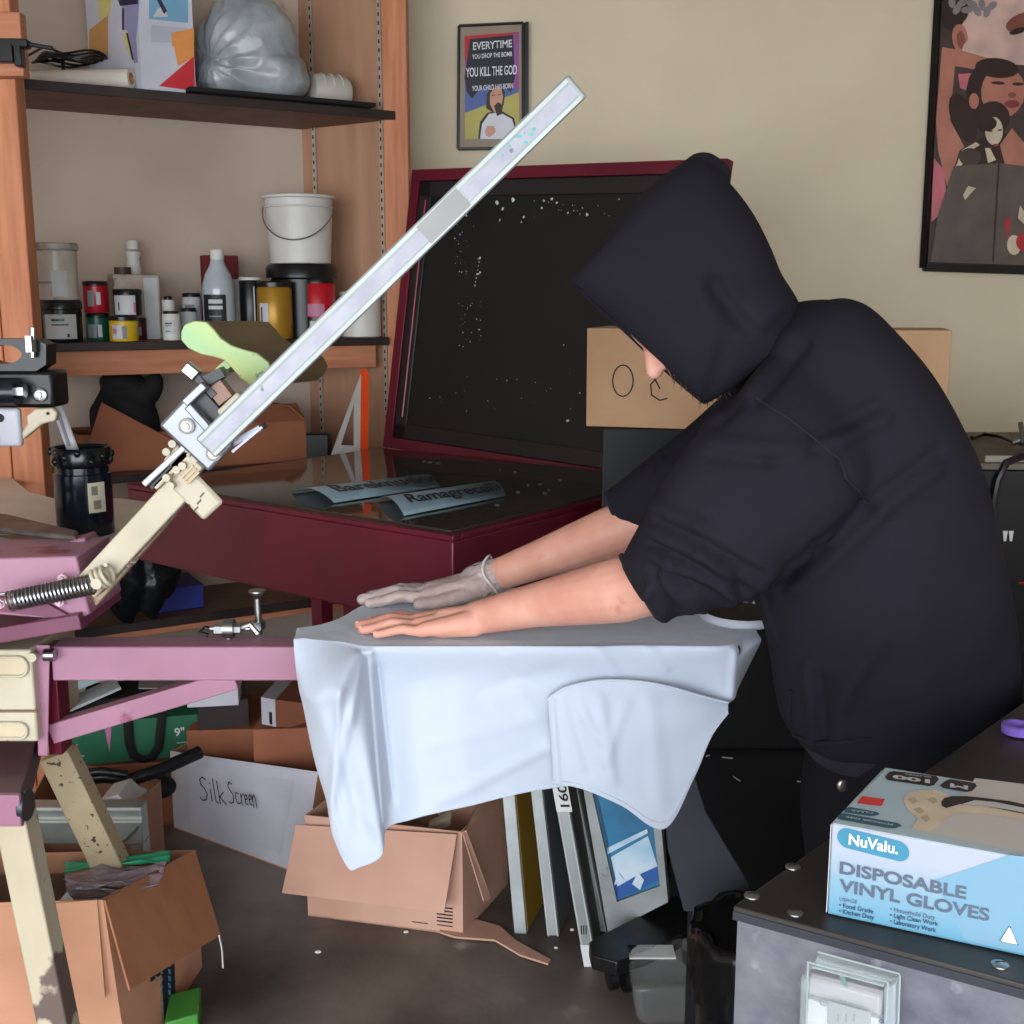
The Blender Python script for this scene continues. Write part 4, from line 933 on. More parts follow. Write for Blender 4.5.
# plate with oval hole: ring between outline and ellipse
cx,cy,rx,ry=2,354.5,19.5,9.5
outl=[]; inn=[]
for i in range(n_):
    a=2*PI*i/n_; dx,dy=math.cos(a),math.sin(a); inn.append(PY(cx+rx*dx,cy+ry*dy,YH))
    k=1e9
    for lim,comp in ((62,-dx),(44,dx),(16.5,dy),(15.5,-dy)):
        if comp>1e-6: k=min(k,lim/comp)
    outl.append(PY(cx+dx*k,cy+dy*k,YH))
vs=outl+inn+[p+V((0,.05,0)) for p in outl+inn]; fs=[]
for i in range(n_):
    j=(i+1)%n_; fs+=[(i,j,n_+j,n_+i),(2*n_+j,2*n_+i,3*n_+i,3*n_+j),(i,2*n_+i,2*n_+j,j),(n_+j,3*n_+j,3*n_+i,n_+i)]
b.add(vs,fs); b.build('casting',mat('cast_black',(26,28,32),.35),hd)
b=M(); b.box(PY(-60,408,YH),(PY(55,400,YH).x-PY(-60,400,YH).x,0,0),(0,.08,0),(0,0,PY(0,371,YH).z-PY(0,408,YH).z)); b.build('body_block',BLACK,hd,bevel=.008)
b=M(); q0=PY(-40,392,YH-.02); b.cyl(q0,PY(18,392,YH-.02),.026,n=20); b.build('cylinder',mat('barrel_black',(24,26,32),.25),hd)
b=M(); q0=PY(17,391,YH-.022); b.cyl(q0,q0+V((.016,0,0)),.014,n=6); b.build('nut',STEEL,hd)
b=M(); q0=PY(40,395,YH-.001); b.lathe([(.0135,0),(.0135,.004),(.009,.006),(.007,.006),(.007,.012),(.001,.013)],q0,(0,-1,0),n=18); b.build('washer',STEEL,hd)
b=M(); q0=PY(31,352,YH-.01); b.cyl(q0,q0+V((0,0,.03)),.011,n=6); b.cyl(q0+V((.002,0,-.01)),q0+V((.006,0,.045)),.006,n=8); b.build('wing_bolt',STEEL,hd)
b=M(); b.box(PY(-60,447,YH-.03),(PY(20,447,YH).x-PY(-60,447,YH).x,0,0),(0,.02,0),(0,0,PY(0,409,YH).z-PY(0,447,YH).z)); pg=b.build('grey_plate',pm_((186,188,196),.4),hd,bevel=.006)
b=M(); q0=PY(0,418,YH-.031); b.cyl(q0,q0-V((0,.002,0)),.008,n=12); b.build('hole',INK,pg)
b=M(); b.prism([PY(x,y,YH-.02) for x,y in ((26,416),(35,409),(52,408),(57,413),(55,421),(42,424),(32,432),(22,440),(20,434),(27,424))],(0,.02,0)); b.build('cream_lever',CREAM,hd,bevel=.003)
b=M(); q0=PY(48,413.5,YH-.021); b.cyl(q0,q0-V((0,.002,0)),.003,n=8); b.build('rivet',INK,hd)
b=M(); bar(b,(52,372),(53,388),YH+.05,.014,.03); b.build('tan_tab',pm_((170,150,130),.5),hd)
b=M(); b.box(PY(-90,448,YH),(.08,0,0),(0,.08,0),(0,0,-(PY(0,448,YH).z-TZ)-.0)); b.build('stand',BLACK,hd)
# ================= FLOOR ITEMS =================
# white "Silk Screen" box
def G(px,py): return PZ(px,py,0.0)
g0=G(174,828); g1=G(303,876)
vd=V((-(g1-g0).y,(g1-g0).x,0)).normalized()
ft=[g0,g1,g1+vd*.27,g0+vd*.27]
tl=PY(170,751,g0.y)-g0; tr=PY(318,772,g1.y)-g1; hS=tl.z
lip=[tl,V((tr.x,tr.y,tr.z)),V((.02,.03,hS+.02)),V((.0,.02,hS+.01))]
t=thing('cardboard_box','open white-faced cardboard box hand-lettered Silk Screen on the floor','box',(g0+g1)/2)
tp=[a_+V(l_) for a_,l_ in zip(ft,lip)]; cen=sum(ft,V((0,0,0)))/4
b=M(); inn=[p+(cen-p).normalized()*.007 for p in ft]; ti=[p+(cen+Z*hS-p).normalized()*.007 for p in tp]
for i in (1,2,3): j=(i+1)%4; b.hexa([ft[i],ft[j],inn[j],inn[i]],[tp[i],tp[j],ti[j],ti[i]])
b.hexa(ft,[p+Z*.004 for p in ft]); b.build('walls',CARD,t)
b=M(); b.hexa([ft[0],ft[1],inn[1],inn[0]],[tp[0],tp[1],ti[1],ti[0]]); fc=b.build('white_face',WHITECARD,t)
nS=(ft[1]-ft[0]).cross(tp[0]-ft[0]).normalized(); nS=nS if nS.y<0 else -nS
uS=(PL(258,806,ft[0],nS)-PL(202,800,ft[0],nS)); wS=uS.length; uS.normalize(); vS=nS.cross(uS); vS=vS if vS.z>0 else -vS
o_s=PL(201,800,ft[0],nS); k=wS/56
HW=[ [(9,13),(6,14.5),(2.5,13),(3,10),(6,8),(8,5),(6,1.5),(2,1),(0,2.5)], [(12,1),(12,8)],[(12,11),(12.2,11.6)],[(16,14),(16,1),(18,.5)],[(20,13),(20,0)],[(25,7),(20.5,4),(26,0)],
 [(35,12),(32.5,13),(30.5,11),(32,8.5),(34.5,6),(34,2),(31,1),(29.5,2)],[(40,7),(37.5,7.5),(36.5,4),(38,1.2),(41,2)],[(42,0.5),(42,7)],[(42,5),(44,7),(45,6.5)],[(45.5,4),(48,4.5),(47.5,7),(45.8,6),(45.8,2),(48,1)],[(49.5,4),(52,4.5),(51.5,7),(49.8,6),(49.8,2),(52,1)],[(53,0),(53,7)],[(53,5),(55,7),(56,5),(56,0)]]
b=M(); strokes(b,[[(x*k,(y-1)*k*1.25) for x,y in ln] for ln in HW],o_s,uS,vS,.0016,.0012); b.build('handwriting',INK,fc,smooth=0)['kind']='stuff'
# blue sheets inside
b=M(); c=(tp[0]+tp[1])/2+vd*.10-Z*.10
for i,(dx,dz,rz,w_) in enumerate(((-.02,.06,.2,.15),(.03,.07,-.3,.13),(.06,.10,-.1,.16))):
    R=Matrix.Rotation(rz,3,'Y'); u=R@uS*w_; v_=R@V((0,.03,.16)); o=M().box(c+uS*dx-u/2+Z*(dz-.12)+vd*(.03*i),u,vd*.002,v_).build('blue_sheet',mat('blue_sheet',(130,160,196),.6)); tag(o,None,'sheet','blue sheets in the Silk Screen box'); o['label']=['light blue folded sheet leaning leftmost in the Silk Screen box','light blue sheet in the middle of the Silk Screen box','blue-grey sheet rising highest at the right in the Silk Screen box'][i]
# brown open box centre
a0=G(308,916); a1=G(463,936); a2=PZ(508,884,0);
bu=(a1-a0); hC=.19
pA=PY(283,893,a0.y-.06)
vd2=(a2-a1);
ft=[a0,a1,a2,a0+vd2]
hh=PY(452,832,a1.y).z
t,f,tp=carton('cardboard_box','open pale-brown cardboard box on the floor under the hanging shirt, front flap down',ft,hh,CARDP)
fa=PY(296,823,a0.y-.01); fb=tp[1]+V((-.012,-.012,.0)); fa.z=PY(296,823,a0.y).z
d0=PY(282,893,a0.y-.05)-fa; d1=PY(444,913,a1.y-.06)-fb
fp_=flap(t,fa,fb,(d0,d1),CARDP,.005)
flap(t,tp[1],tp[2],(V((.01,.0,.005)),V((-.03,.03,.06))),CARDP,.004)
flap(t,tp[1]+V((.003,-.01,.002)),tp[1]+V((.012,.0,.0)),(PY(483,900,a1.y-.0)-tp[1],PY(486,898,a1.y+.02)-tp[1]),CARDP,.004,'corner_fold')
b=M(); nb=V((bu.y,-bu.x,0)).normalized(); q0=PL(437,925,a0+nb*.001,nb); q1=PL(453,927,a0+nb*.001,nb); s_=.05
for i in range(5): b.box(q0+Z*(.01+i*.009),(q1-q0),nb*.0008,Z*.003)
b.box(q0,(q1-q0),nb*.0008,Z*.002); b.box(PL(412,922,a0+nb*.001,nb),(q1-q0),nb*.0008,Z*.002)
b.build('printed_marks',INK,t)
# contents: brown crumpled paper + cream piece
b=M()
for i,(x,y) in enumerate(((345,822),(400,832),(425,828),(460,820),(480,822))):
    p=PZ(x,y,.17); b.sph(p+V((0,.06,-.02)),.05,.045,.035,n=14,k=9)
o=b.build('crumpled_paper',mat('kraft_paper',(150,116,92),.9,c2=(96,72,58),scale=14)); fin(o,[('REMESH',dict(mode='VOXEL',voxel_size=.008))])
for v_ in o.data.vertices: v_.co+=V((.3,.3,1))*.022*mnoise.noise(v_.co*22)
tag(o,'crumpled brown packing paper inside the open box under the shirt','paper')
o['kind']='stuff'
p=PZ(428,838,.16); o=M().box(p,(.06,.0,.03),(0,.04,0),(0,0,.03)).build('tube_end',CREAM,None,bevel=.006); tag(o,'small cream plastic piece inside the open box under the shirt','piece')
# torn cardboard strip on the floor
P=[(436,921),(470,921),(500,929),(515,943),(551,963),(548,967),(520,958),(495,943),(455,940),(440,935)]
b=M(); b.prism([G(*q_)+Z*.004 for q_ in P],(0,0,.005)); o=b.build('cardboard_strip',CARDP); tag(o,'torn pale cardboard strip curling on the floor by the open box','strip')
b=M(); b.cyl(G(197,1018)+V((0,0,.25)),G(197,1018)+V((0,0,.251)),.0001)
# ---- stack behind: green set box, papers, white printed box, small box, coil, metal case ----
def cube_from(label,name,x0,y0,x1,y1,Y,depth,m_,cat='box',par=None,slant=0,bev=.002):
    """carton with front face between two bottom pixels, bottom resting at the pixel height found at distance Y"""
    a=PY(x0,y1,Y); c=PY(x1,y1,Y); zt=PY(x0,y0,Y).z
    t=thing(name,label,cat,(a+c)/2)
    b=M(); b.box(a,(c.x-a.x,slant,0),(-slant*.3,depth,0),(0,0,zt-a.z)); b.build('carton',m_,t,bevel=bev); return t,a,c,zt-a.z
# brown base carton under the green one
o=M().box(V((PY(60,700,3.12).x,3.1,0)),(.52,.1,0),(-.03,.3,0),(0,0,PY(60,765,3.12).z-.005)).build('cardboard_box',CARDD,None,bevel=.003); tag(o,'closed dark brown cardboard box beneath the green set box','box')
gz=PY(60,765,3.12).z
a=PY(60,765,3.1); t=thing('green_box','dark green box lettered Set and 9 inch, with a black strap','box',a)
GR=mat('green_carton',(34,104,74),.55)
uu=V((.40,.10,0)); w_=V((-.06,.25,0)); hg=.125
b=M(); b.box(V((a.x,3.1,gz)),uu,w_,Z*hg); b.build('carton',GR,t,bevel=.002)
un_=uu.normalized(); o_=V((a.x,3.1,gz))
nn_=un_.cross(Z)*.001
text('lettering','Set',o_+un_*.012+Z*.052+nn_,un_,Z,.022,WHITEP,t,bold=.01); text('lettering','9"',o_+un_*.315+Z*.065+nn_,un_,Z,.024,WHITEP,t,bold=.015)
b=M();
for x_,z_,l_ in ((.012,.028,.055),(.35,.078,.03),(.32,.042,.05),(.33,.033,.04),(.12,.116,.03)): b.box(o_+un_*x_+Z*z_+nn_,un_*l_,nn_,Z*.004)
b.build('printed_lines',pm_((150,190,170),.6),t)
M().prism([o_+un_*.125+Z*.115+nn_,o_+un_*.145+Z*.115+nn_,o_+un_*.14+Z*.07+nn_,o_+un_*.135+Z*.035+nn_,o_+un_*.130+Z*.07+nn_],nn_).build('pink_mark',pm_((190,120,160),.5),t)
b=M(); pts=[o_+un_*.19+Z*.14,o_+un_*.19+Z*.06,o_+un_*.20+Z*.02,o_+un_*.225+Z*.006,o_+un_*.25+Z*.01,o_+un_*.27+Z*.04,o_+un_*.285+Z*.14]
b.tube([p+nn_*8 for p in pts],.013,6,flat=.3,upv=tuple(un_)); b.build('strap',BLACKM,t)
flap(t,o_+un_*.41+Z*hg,o_+w_+un_*.41+Z*hg,(.03,-.02,.03),pm_((60,110,84),.6))
# papers / small things on top of green box
tz=gz+hg+.001
def slab(label,name,px,py,z,sx,sy,sz,rot,m_,cat,tilt=0):
    p=PZ(px,py,z); R=Matrix.Rotation(rot,3,'Z')@Matrix.Rotation(tilt,3,'Y'); b=M(); b.cbox(p+Z*(sz/2+abs(math.sin(tilt))*sx/2),sx,sy,sz,R); o=b.build(name,m_,None,bevel=.001); tag(o,label,cat); return o
slab('grey-blue plastic tray tilted on the clutter above the green box','plastic_tray',84,694,tz+.05,.20,.12,.03,.2,pm_((150,172,176),.4),'tray',-.35)
slab('small white printed leaflet lying in the clutter above the green box','leaflet',92,704,tz+.01,.16,.1,.008,.5,LW,'leaflet',-.3)
slab('flat black pouch lying in the clutter above the green box','black_pouch',128,698,tz,.24,.16,.03,.3,BLACKM,'pouch')
slab('pale crumpled paper sheet behind the diagonal brace','paper_sheet',164,686,tz+.06,.14,.1,.004,.3,pm_((150,146,144),.7),'paper',.1)
slab('dark brown box under the brace, right of the green box','dark_box',222,716,.30,.14,.2,.08,.3,pm_((50,40,40),.7),'box')
wb=slab('white printed carton peeking out under the brace','white_box',215,700,.46,.13,.10,.085,.15,pm_((196,194,204),.6),'box')
b=M(); A=wb.location+V((-.02,-.062,.05))
for i in range(4): b.box(A+V((.0,-.0,.02-.012*i)),(.06-.01*(i%2),.009,0),(0,.001,0),(0,0,.004))
b.build('printed_lines',TXT,wb)
o=M().box(V((PY(190,745,3.15).x,3.12,0)),(.30,.02,0),(0,.3,0),(0,0,.30)).build('cardboard_box',CARDD,None,bevel=.003); tag(o,'closed brown cardboard box right of the green set box','box')
# small white/brown carton near shirt
t=thing('small_carton','small cardboard carton with one white side, behind the Silk Screen box','box',PZ(285,725,.40))
p0_=PY(262,724,3.02); p1_=PY(276,727,2.98); p2_=PY(312,728,3.06); hh_=PY(262,697,3.02).z-p0_.z
M().hexa([p0_,p1_,p1_+V((0.02,.2,0)),p0_+V((.02,.2,0))],[p0_+Z*hh_,p1_+Z*hh_,p1_+V((0.02,.2,hh_)),p0_+V((.02,.2,hh_))]).build('white_side',WHITECARD,t)
M().hexa([p1_+V((.0015,0,0)),p2_,p2_+V((0,.2,0)),p1_+V((.022,.2,0))],[p1_+V((.0015,0,hh_)),p2_+Z*hh_*.9,p2_+V((0,.2,hh_)),p1_+V((.022,.2,hh_))]).build('brown_side',CARDD,t)
M().box(p0_+(p1_-p0_)*.55+V((0,-.002,.005)),(p1_-p0_)*.2,(0,.001,0),Z*.035).build('black_bar',INK,t)
o=M().box(V((p0_.x-.02,2.99,0)),(.30,.03,0),(0,.28,0),(0,0,p1_.z-.012)).build('cardboard_box',CARDD,None,bevel=.003); tag(o,'closed brown cardboard box under the small white-sided carton','box')
# black corrugated hose
b=M(); pts=[PY(62,776,2.86),PY(85,779,2.84),PY(105,776,2.84),PY(130,780,2.86),PY(160,770,2.9),PY(200,752,2.98)]
b.tube(pts,.018,10); o=b.build('ribbed_hose',mat('hose_black',(20,22,26),.35,bump=.3)); tag(o,'black hose lying over the boxes behind the metal case','hose')
b=M(); b.tube([p+V((0,-.02,.022)) for p in pts[:4]],.012,10); o=b.build('ribbed_hose',MC['hose_black']); tag(o,'thinner black hose lying on the thicker one behind the metal case','hose')
# cardboard box with the silver case
q0=PY(96,855,2.68); q1=PY(148,850,2.68)
fo=[PY(20,852,2.62),PY(146,850,2.66),PY(146,850,2.66)+V((-.05,.30,0)),PY(20,852,2.62)+V((-.03,.30,0))]
for p in fo: p.z=0
t,f,tp=carton('cardboard_box','open brown cardboard box behind the silver metal case, left of the Silk Screen box',fo,PY(146,797,2.66).z,CARD,lip=[(0,0,.26),(0,0,PY(146,797,2.66).z),(-.0,0,PY(98,780,2.96).z),(0,0,.30)])
t=thing('metal_case','silver ribbed metal case standing in front of the open cardboard box','case',PY(80,849,2.60))
Ym=2.56; A=PY(18,849,Ym); B=PY(143,845,Ym); hM=PY(143,808,Ym).z-B.z
MS=mat('brushed_silver',(176,184,180),.38,.5,c2=(150,160,156),scale=8)
b=M(); b.box(V((A.x,Ym,B.z)),(B.x-A.x,0,0),(0,.05,0),(0,0,hM)); b.build('case_body',MS,t,bevel=.004)
b=M();
for z_ in (.62,.72,.96): b.box(V((A.x-.002,Ym-.005,B.z+hM*z_)),(B.x-A.x+.004,0,0),(0,.006,0),(0,0,.006))
b.build('rib',pm_((210,214,208),.35),t)
b=M(); q0=PY(122,842,Ym-.004); b.tube([q0,q0+V((.01,0,.006)),q0+V((.034,0,.03)),q0+V((.04,0,.038))],.003,6); b.build('catch',pm_((90,96,90),.5),t)
b=M(); b.box(V((A.x+.0,Ym+.0,0)),(.03,0,0),(0,.05,0),(0,0,B.z)); b.box(V((B.x-.03,Ym+.0,0)),(.03,0,0),(0,.05,0),(0,0,B.z)); b.build('support',MS,t)
o=M().prism([PY(x,y,Ym+.06) for x,y in ((95,812),(100,800),(118,795),(126,803),(134,806),(134,812))],(0,.1,0)).build('crumpled_foil',pm_((190,188,184),.5),None,bevel=.002); tag(o,'crumpled pale packaging sticking up behind the silver case','packaging')
# dark floor-clutter: black bag behind
o=M().sph(V((PY(157,790,2.98).x,3.02,PY(157,790,3.0).z)),.04,.04,.03,n=20,k=12).build('black_bundle',BLACKM); tag(o,'black bundle wedged between the cardboard boxes at the left','bundle')
# bottom left big open box
Yf=2.02
c0=PY(103,900,Yf)    # front right top corner
u0=V((-.9,.0,0))
hL=c0.z
fr=V((c0.x+.03,Yf,0)); fl_=V((c0.x-.75,Yf-.02,0)); br=PY(196,850,2.42); bl=V((br.x-.85,2.38,0));
ft=[fl_,fr,V((br.x,br.y,0)),bl]
lip=[(0,0,hL-.01),(c0.x-fr.x,0,hL),(0,0,br.z),(0,0,br.z+.005)]
t,f,tp=carton('cardboard_box','large open cardboard box in the lower left corner, tape strip and side flap hanging',ft,hL,CARD,lip=lip)
# side flap (right)
A=tp[1]; B=PY(193,849,br.y)
c3_=PY(128,990,Yf-.08); fn_=(B-A).cross(c3_-A).normalized(); d3_=PL(219,935,A,fn_)
flap(t,A+V((.004,0,0)),B+V((.004,0,0)),(c3_-A,d3_-B),mat('cardboard_flap',(176,120,86),.85,c2=(164,108,76),scale=5,stretch=(3,3,1)),.004)
# front flap hanging on the front
F0_=PY(-60,912,Yf-.006); F1_=PY(97,900,Yf-.006)
flap(t,F0_,F1_,(PY(-60,1012,Yf-.014)-F0_,PY(105,998,Yf-.014)-F1_),CARD,.003)
# tape on side + green inside
side_n=(tp[1]-tp[2]).cross(Z).normalized(); side_n=side_n if side_n.x>0 else -side_n
b=M();
Pp=[PL(x,y,f[1].lerp(f[2],.5)+side_n*.002,side_n) for x,y in ((150,960),(174,945),(176,1005),(158,1050),(152,1050))]
b.poly(Pp if (Pp[1]-Pp[0]).cross(Pp[2]-Pp[1]).dot(side_n)>0 else Pp[::-1]); b.m=1
for x_,s_ in ((155,.5),(160,.8),(168,1)):
    for yy in range(962,1024,7):
        b.m=1 if x_<165 else 2
        Pq=[PL(x,y,f[1].lerp(f[2],.5)+side_n*.003,side_n) for x,y in ((x_,yy),(x_+2.2,yy),(x_+3,yy+5),(x_+.8,yy+5))]
        b.poly(Pq if (Pq[1]-Pq[0]).cross(Pq[2]-Pq[1]).dot(side_n)>0 else Pq[::-1])
b.build('printed_tape',[INK,LG,pm_((70,140,190),.5)],t,smooth=0)
o=M().box(PZ(166,1050,.0),(.06,.03,0),(-.02,.10,0),(0,0,.06)).build('green_packet',pm_((70,140,56),.5),None,bevel=.004); tag(o,'bright green packet on the floor below the large cardboard box','packet')
# zip bag in the box
b=M(); c=PY(115,880,2.2)
P=[PY(x,y,2.25) for x,y in ((64,862),(168,850),(172,858),(160,872))]
zb=thing('zip_bag','clear zip bag with a green top strip lying in the large open box','bag',PZ(110,885,.33))
def wav(x0,y0,x1,y1,x2,y2,x3,y3,Y0,Y1,m_,nm,par,n=24,amp=.012):
    b=M(); vs=[]
    for j in range(n+1):
        for i in range(n+1):
            u,v=i/n,j/n; x=(x0*(1-u)+x1*u)*(1-v)+(x3*(1-u)+x2*u)*v; y=(y0*(1-u)+y1*u)*(1-v)+(y3*(1-u)+y2*u)*v
            p=PY(x,y,Y0+(Y1-Y0)*v); vs.append(p+V((0,amp*mnoise.noise(V((p.x*16,p.z*20,v*4))),amp*mnoise.noise(V((p.x*12,3,v*6))))))
    b.add(vs,[(j*(n+1)+i,j*(n+1)+i+1,(j+1)*(n+1)+i+1,(j+1)*(n+1)+i) for j in range(n) for i in range(n)])
    return b.build(nm,m_,par,smooth=180,solid=.001)
wav(64,871,170,860,168,850,66,861,2.30,2.36,mat('green_film',(50,150,110),.2,spec=.8),'green_strip',zb)
wav(66,890,158,885,168,861,64,872,2.16,2.30,mat('clear_film',(186,170,180),.12,alpha=.5,spec=.9,c2=(150,130,140),scale=12),'clear_sheet',zb,amp=.02)
wav(58,920,120,905,150,886,66,890,2.10,2.16,mat('clear_film2',(120,104,108),.15,alpha=.6,spec=.9),'clear_sheet',zb,amp=.02)
o=M().prism([PY(56,904,2.12),PY(67,892,2.14),PY(76,903,2.12)],(0,.03,-.03)).build('paper_scrap',WHITEP); tag(o,'white paper scrap sticking up inside the large open box','paper')
# inner contents base
o=M().box(V((tp[1].x-.6,2.08,.004)),(.58,0,0),(0,.28,0),(0,0,.26)).build('packed_goods',mat('dull_brown_goods',(110,82,70),.8,c2=(80,60,52),scale=9),None,bevel=.01); tag(o,'dull brown wrapped goods filling the large open box under the clear bag','package')
# zip tie bit hanging
o=M().tube([PY(219,935,2.2),PY(222,950,2.19),PY(223,968,2.19)],.0018,6).build('string_piece',pm_((196,190,184),.5)); tag(o,'short pale string hanging from the tip of the cardboard flap','string')
# ---- leaning screens ----
def scr(label,tl,tr,br_,bl_,Y,depth,face,inner=None,tilt=.22,innertxt=None):
    """frame seen nearly edge-on: pixels give the edge face at distance Y (bottom); body runs back by depth vector"""
    a,b0,c,d=[PY(x,y,Yv) for (x,y),Yv in zip((bl_,br_,tr,tl),(Y,Y,Y+tilt,Y+tilt))]
    t=thing('printing_screen',label,'printing screen',(a+b0)/2,'screens leaning under the platen'); dp=V(depth)
    return t,a,b0,c,d,dp
FA=mat('frame_alu_dull',(142,146,146),.4,.4,c2=(124,128,128),scale=12,c3=(90,92,92),scale3=18,lo3=.68,hi3=.72)
FG=mat('grey_mesh',(116,120,124),.5,c2=(100,104,108),scale=5,c3=(176,180,182),scale3=16,lo3=.70,hi3=.72)
FY=mat('ochre_mesh',(176,140,40),.5,c2=(160,124,34),scale=3,c3=(90,70,40),scale3=16,lo3=.7,hi3=.72)
def screen(label,bx,by,tx,ty,ew,fw,Y,fm,stripes=True,txt=None,yaw=.55):
    """bx,by bottom-left pixel of the edge, tx,ty top-left; ew edge width px, fw face width px"""
    a=G(bx,by); Yb=a.y; d=PY(tx,ty,Yb+.10); up=(d-a)
    e=PY(bx+ew,by,Yb)-PY(bx,by,Yb); e=V((e.x,0,0)); f_=V((fw/F*Yb*1.0,.0,0)); f_=V((f_.x,.22,0))
    t=thing('printing_screen',label,'printing screen',a,'screens leaning under the platen')
    L_=up.length; un2=up.normalized(); fn=f_.normalized(); fl2=f_.length; w_=.012
    b=M()
    b.box(a,e,fn*w_,up); b.box(a+fn*(fl2-w_),e,fn*w_,up); b.box(a+fn*w_,e,fn*(fl2-2*w_),un2*w_); b.box(a+un2*(L_-w_)+fn*w_,e,fn*(fl2-2*w_),un2*w_)
    b.build('frame',FA,t,bevel=.002)
    b=M(); b.box(a+e*.99+fn*w_*.5+un2*w_*.5,e*.04,fn*(fl2-w_),un2*(L_-w_)); b.build('mesh',fm,t)
    if stripes:
        b=M(); b.box(a+e*.05-V((0,.0015,0)),e*.12,(0,.002,0),up); b.box(a+e*.83-V((0,.0015,0)),e*.12,(0,.002,0),up); b.build('edge_bead',pm_((182,187,182),.4),t)
    return t,a,e,up,un2
HT=760
screen('leaning screen frame with an ochre yellow mesh, leftmost in the row',514,934,500,770,13,30,2.5,FY,stripes=False)
screen('leaning screen frame with grey mesh, second from the left of the row',547,936,528,768,12,26,2.5,FG)
t,a,e,up,un2=screen('leaning screen frame with a white taped edge reading 160, third in the row',584,966,545,745,13,14,2.46,FG)
b=M(); b.box(a+e*.0-V((0,.003,0)),e*1.0,(0,.001,0),un2*.05); b.build('white_tape',WHITEP,t)
screen('leaning screen frame with a wide grey mesh, right of the taped one',595,932,560,760,12,22,2.5,FG)
# 160 label on the third/fourth edge
tt_=[o for o in bpy.data.objects if o.get('label','').startswith('leaning screen frame with a white taped')][0]
A=a+un2*(up.length)*.72
nn=V((0,-1,0)); lb0=A-V((0,.004,0))
M().box(a+e*0+un2*up.length*.70-V((0,.004,0)),e*1.2,(0,.001,0),un2*.085).build('paper_label',WHITEP,t)
text('lettering','160',a+e*1.05+un2*(up.length*.70+.012)-V((0,.0055,0)),un2,-e.normalized(),.020,INK,t,width=.052,bold=.02)
b=M()
for i in range(3): b.box(a+e*(.2+.18*i)+un2*.075-V((0,.004,0)),e*.08,(0,.001,0),un2*.02+e*.1)
b.build('tape_print',INK,t)
# blue painted screen, face visible
q=[G(640,920)]
a=G(612,930);
P=[(620,905),(661,888),(644,770),(592,785)]
Yb=2.62
t=thing('printing_screen','leaning screen frame with a bright blue and white image, rightmost in the row','printing screen',G(640,925),'screens leaning under the platen')
nF2=V((-.30,-1,.10)).normalized()
bp=PY(640,905,2.46)
def bs(x,y,e=0): return PL(x,y,bp+nF2*e,nF2)
FRp=[(608,933),(668,902),(655,760),(580,770)]
INp=[(617,902),(660,886),(646,762),(588,775)]
b=M(); O=[bs(*p) for p in FRp]; I=[bs(*p) for p in INp]; bk=-nF2*.03
for i in range(4): j=(i+1)%4; b.hexa([O[i],O[j],I[j],I[i]],[O[i]+bk,O[j]+bk,I[j]+bk,I[i]+bk])
b.build('frame',FA,t)
b=M(); ms=[pm_((28,120,160),.45,c2=(16,90,130),scale=8),pm_((196,214,226),.5,c2=(150,190,214),scale=10),pm_((24,84,160),.5),pm_((20,70,100),.5)]
def pq(m_,pts,e): b.m=m_; b.poly([bs(x,y,e) for x,y in pts])
pq(0,[(617,902),(660,886),(646,762),(588,775)],-.01); pq(1,[(609,858),(648,836),(658,868),(616,892)],-.008); pq(2,[(615,888),(636,876),(658,866),(659,880),(617,900)],-.006); pq(1,[(607,848),(647,829),(648,833),(608,854)],-.006); pq(1,[(632,884),(638,872),(644,880),(640,890)],-.004); pq(1,[(614,885),(618,872),(624,880)],-.004)
pq(3,[(588,775),(592,774),(618,890),(617,902)],-.006)
b.build('image_mesh',ms,t,smooth=0)
# stand with casters and pole
cs=thing('caster_stand','black wheeled stand base with a silver pole, in front of the leaning screens','stand',G(660,985))
zc=.075
b=M(); b.prism([PZ(x,y,zc+.03) for x,y in ((589,942),(600,935),(640,915),(690,893),(700,905),(690,930),(650,950),(617,962),(592,955))],(0,0,-.035)); b.build('base_arm',BLACK,cs,bevel=.003)
b=M(); q0=PZ(672,900,zc); b.hexa([q0+V((-.03,-.03,0)),q0+V((.05,-.03,0)),q0+V((.05,.03,0)),q0+V((-.03,.03,0))],[q0+V((-.012,-.02,.12)),q0+V((.018,-.02,.12)),q0+V((.018,.02,.12)),q0+V((-.012,.02,.12))]); b.build('pole_socket',BLACK,cs,bevel=.004)
q0=PY(669,884,PZ(672,900,zc).y); q1=PY(646,800,q0.y+.02); b=M(); b.cyl(q0-V((0,0,.02)),q1+(q1-q0)*.8,.013,n=20); b.build('pole',mat('grey_pole',(150,152,156),.35,.6),cs)
for (x,y) in ((612,970),(626,972)):
    b=M(); c=PZ(x,y+8,.026) ; b.lathe([(.014,-.009),(.026,-.008),(.026,.008),(.014,.009)],c,(1,.25,0),n=24); wl=b.build('caster',BLACK,cs); b=M(); b.cyl(c+V((0,0,.0)),V((c.x,c.y,zc)),.007,n=10); b.build('fork',BLACK,wl)
b=M(); b.prism([PZ(x,y,zc-.01) for x,y in ((690,930),(720,950),(715,975),(675,945))],(0,0,-.03)); b.build('base_arm',BLACK,cs)
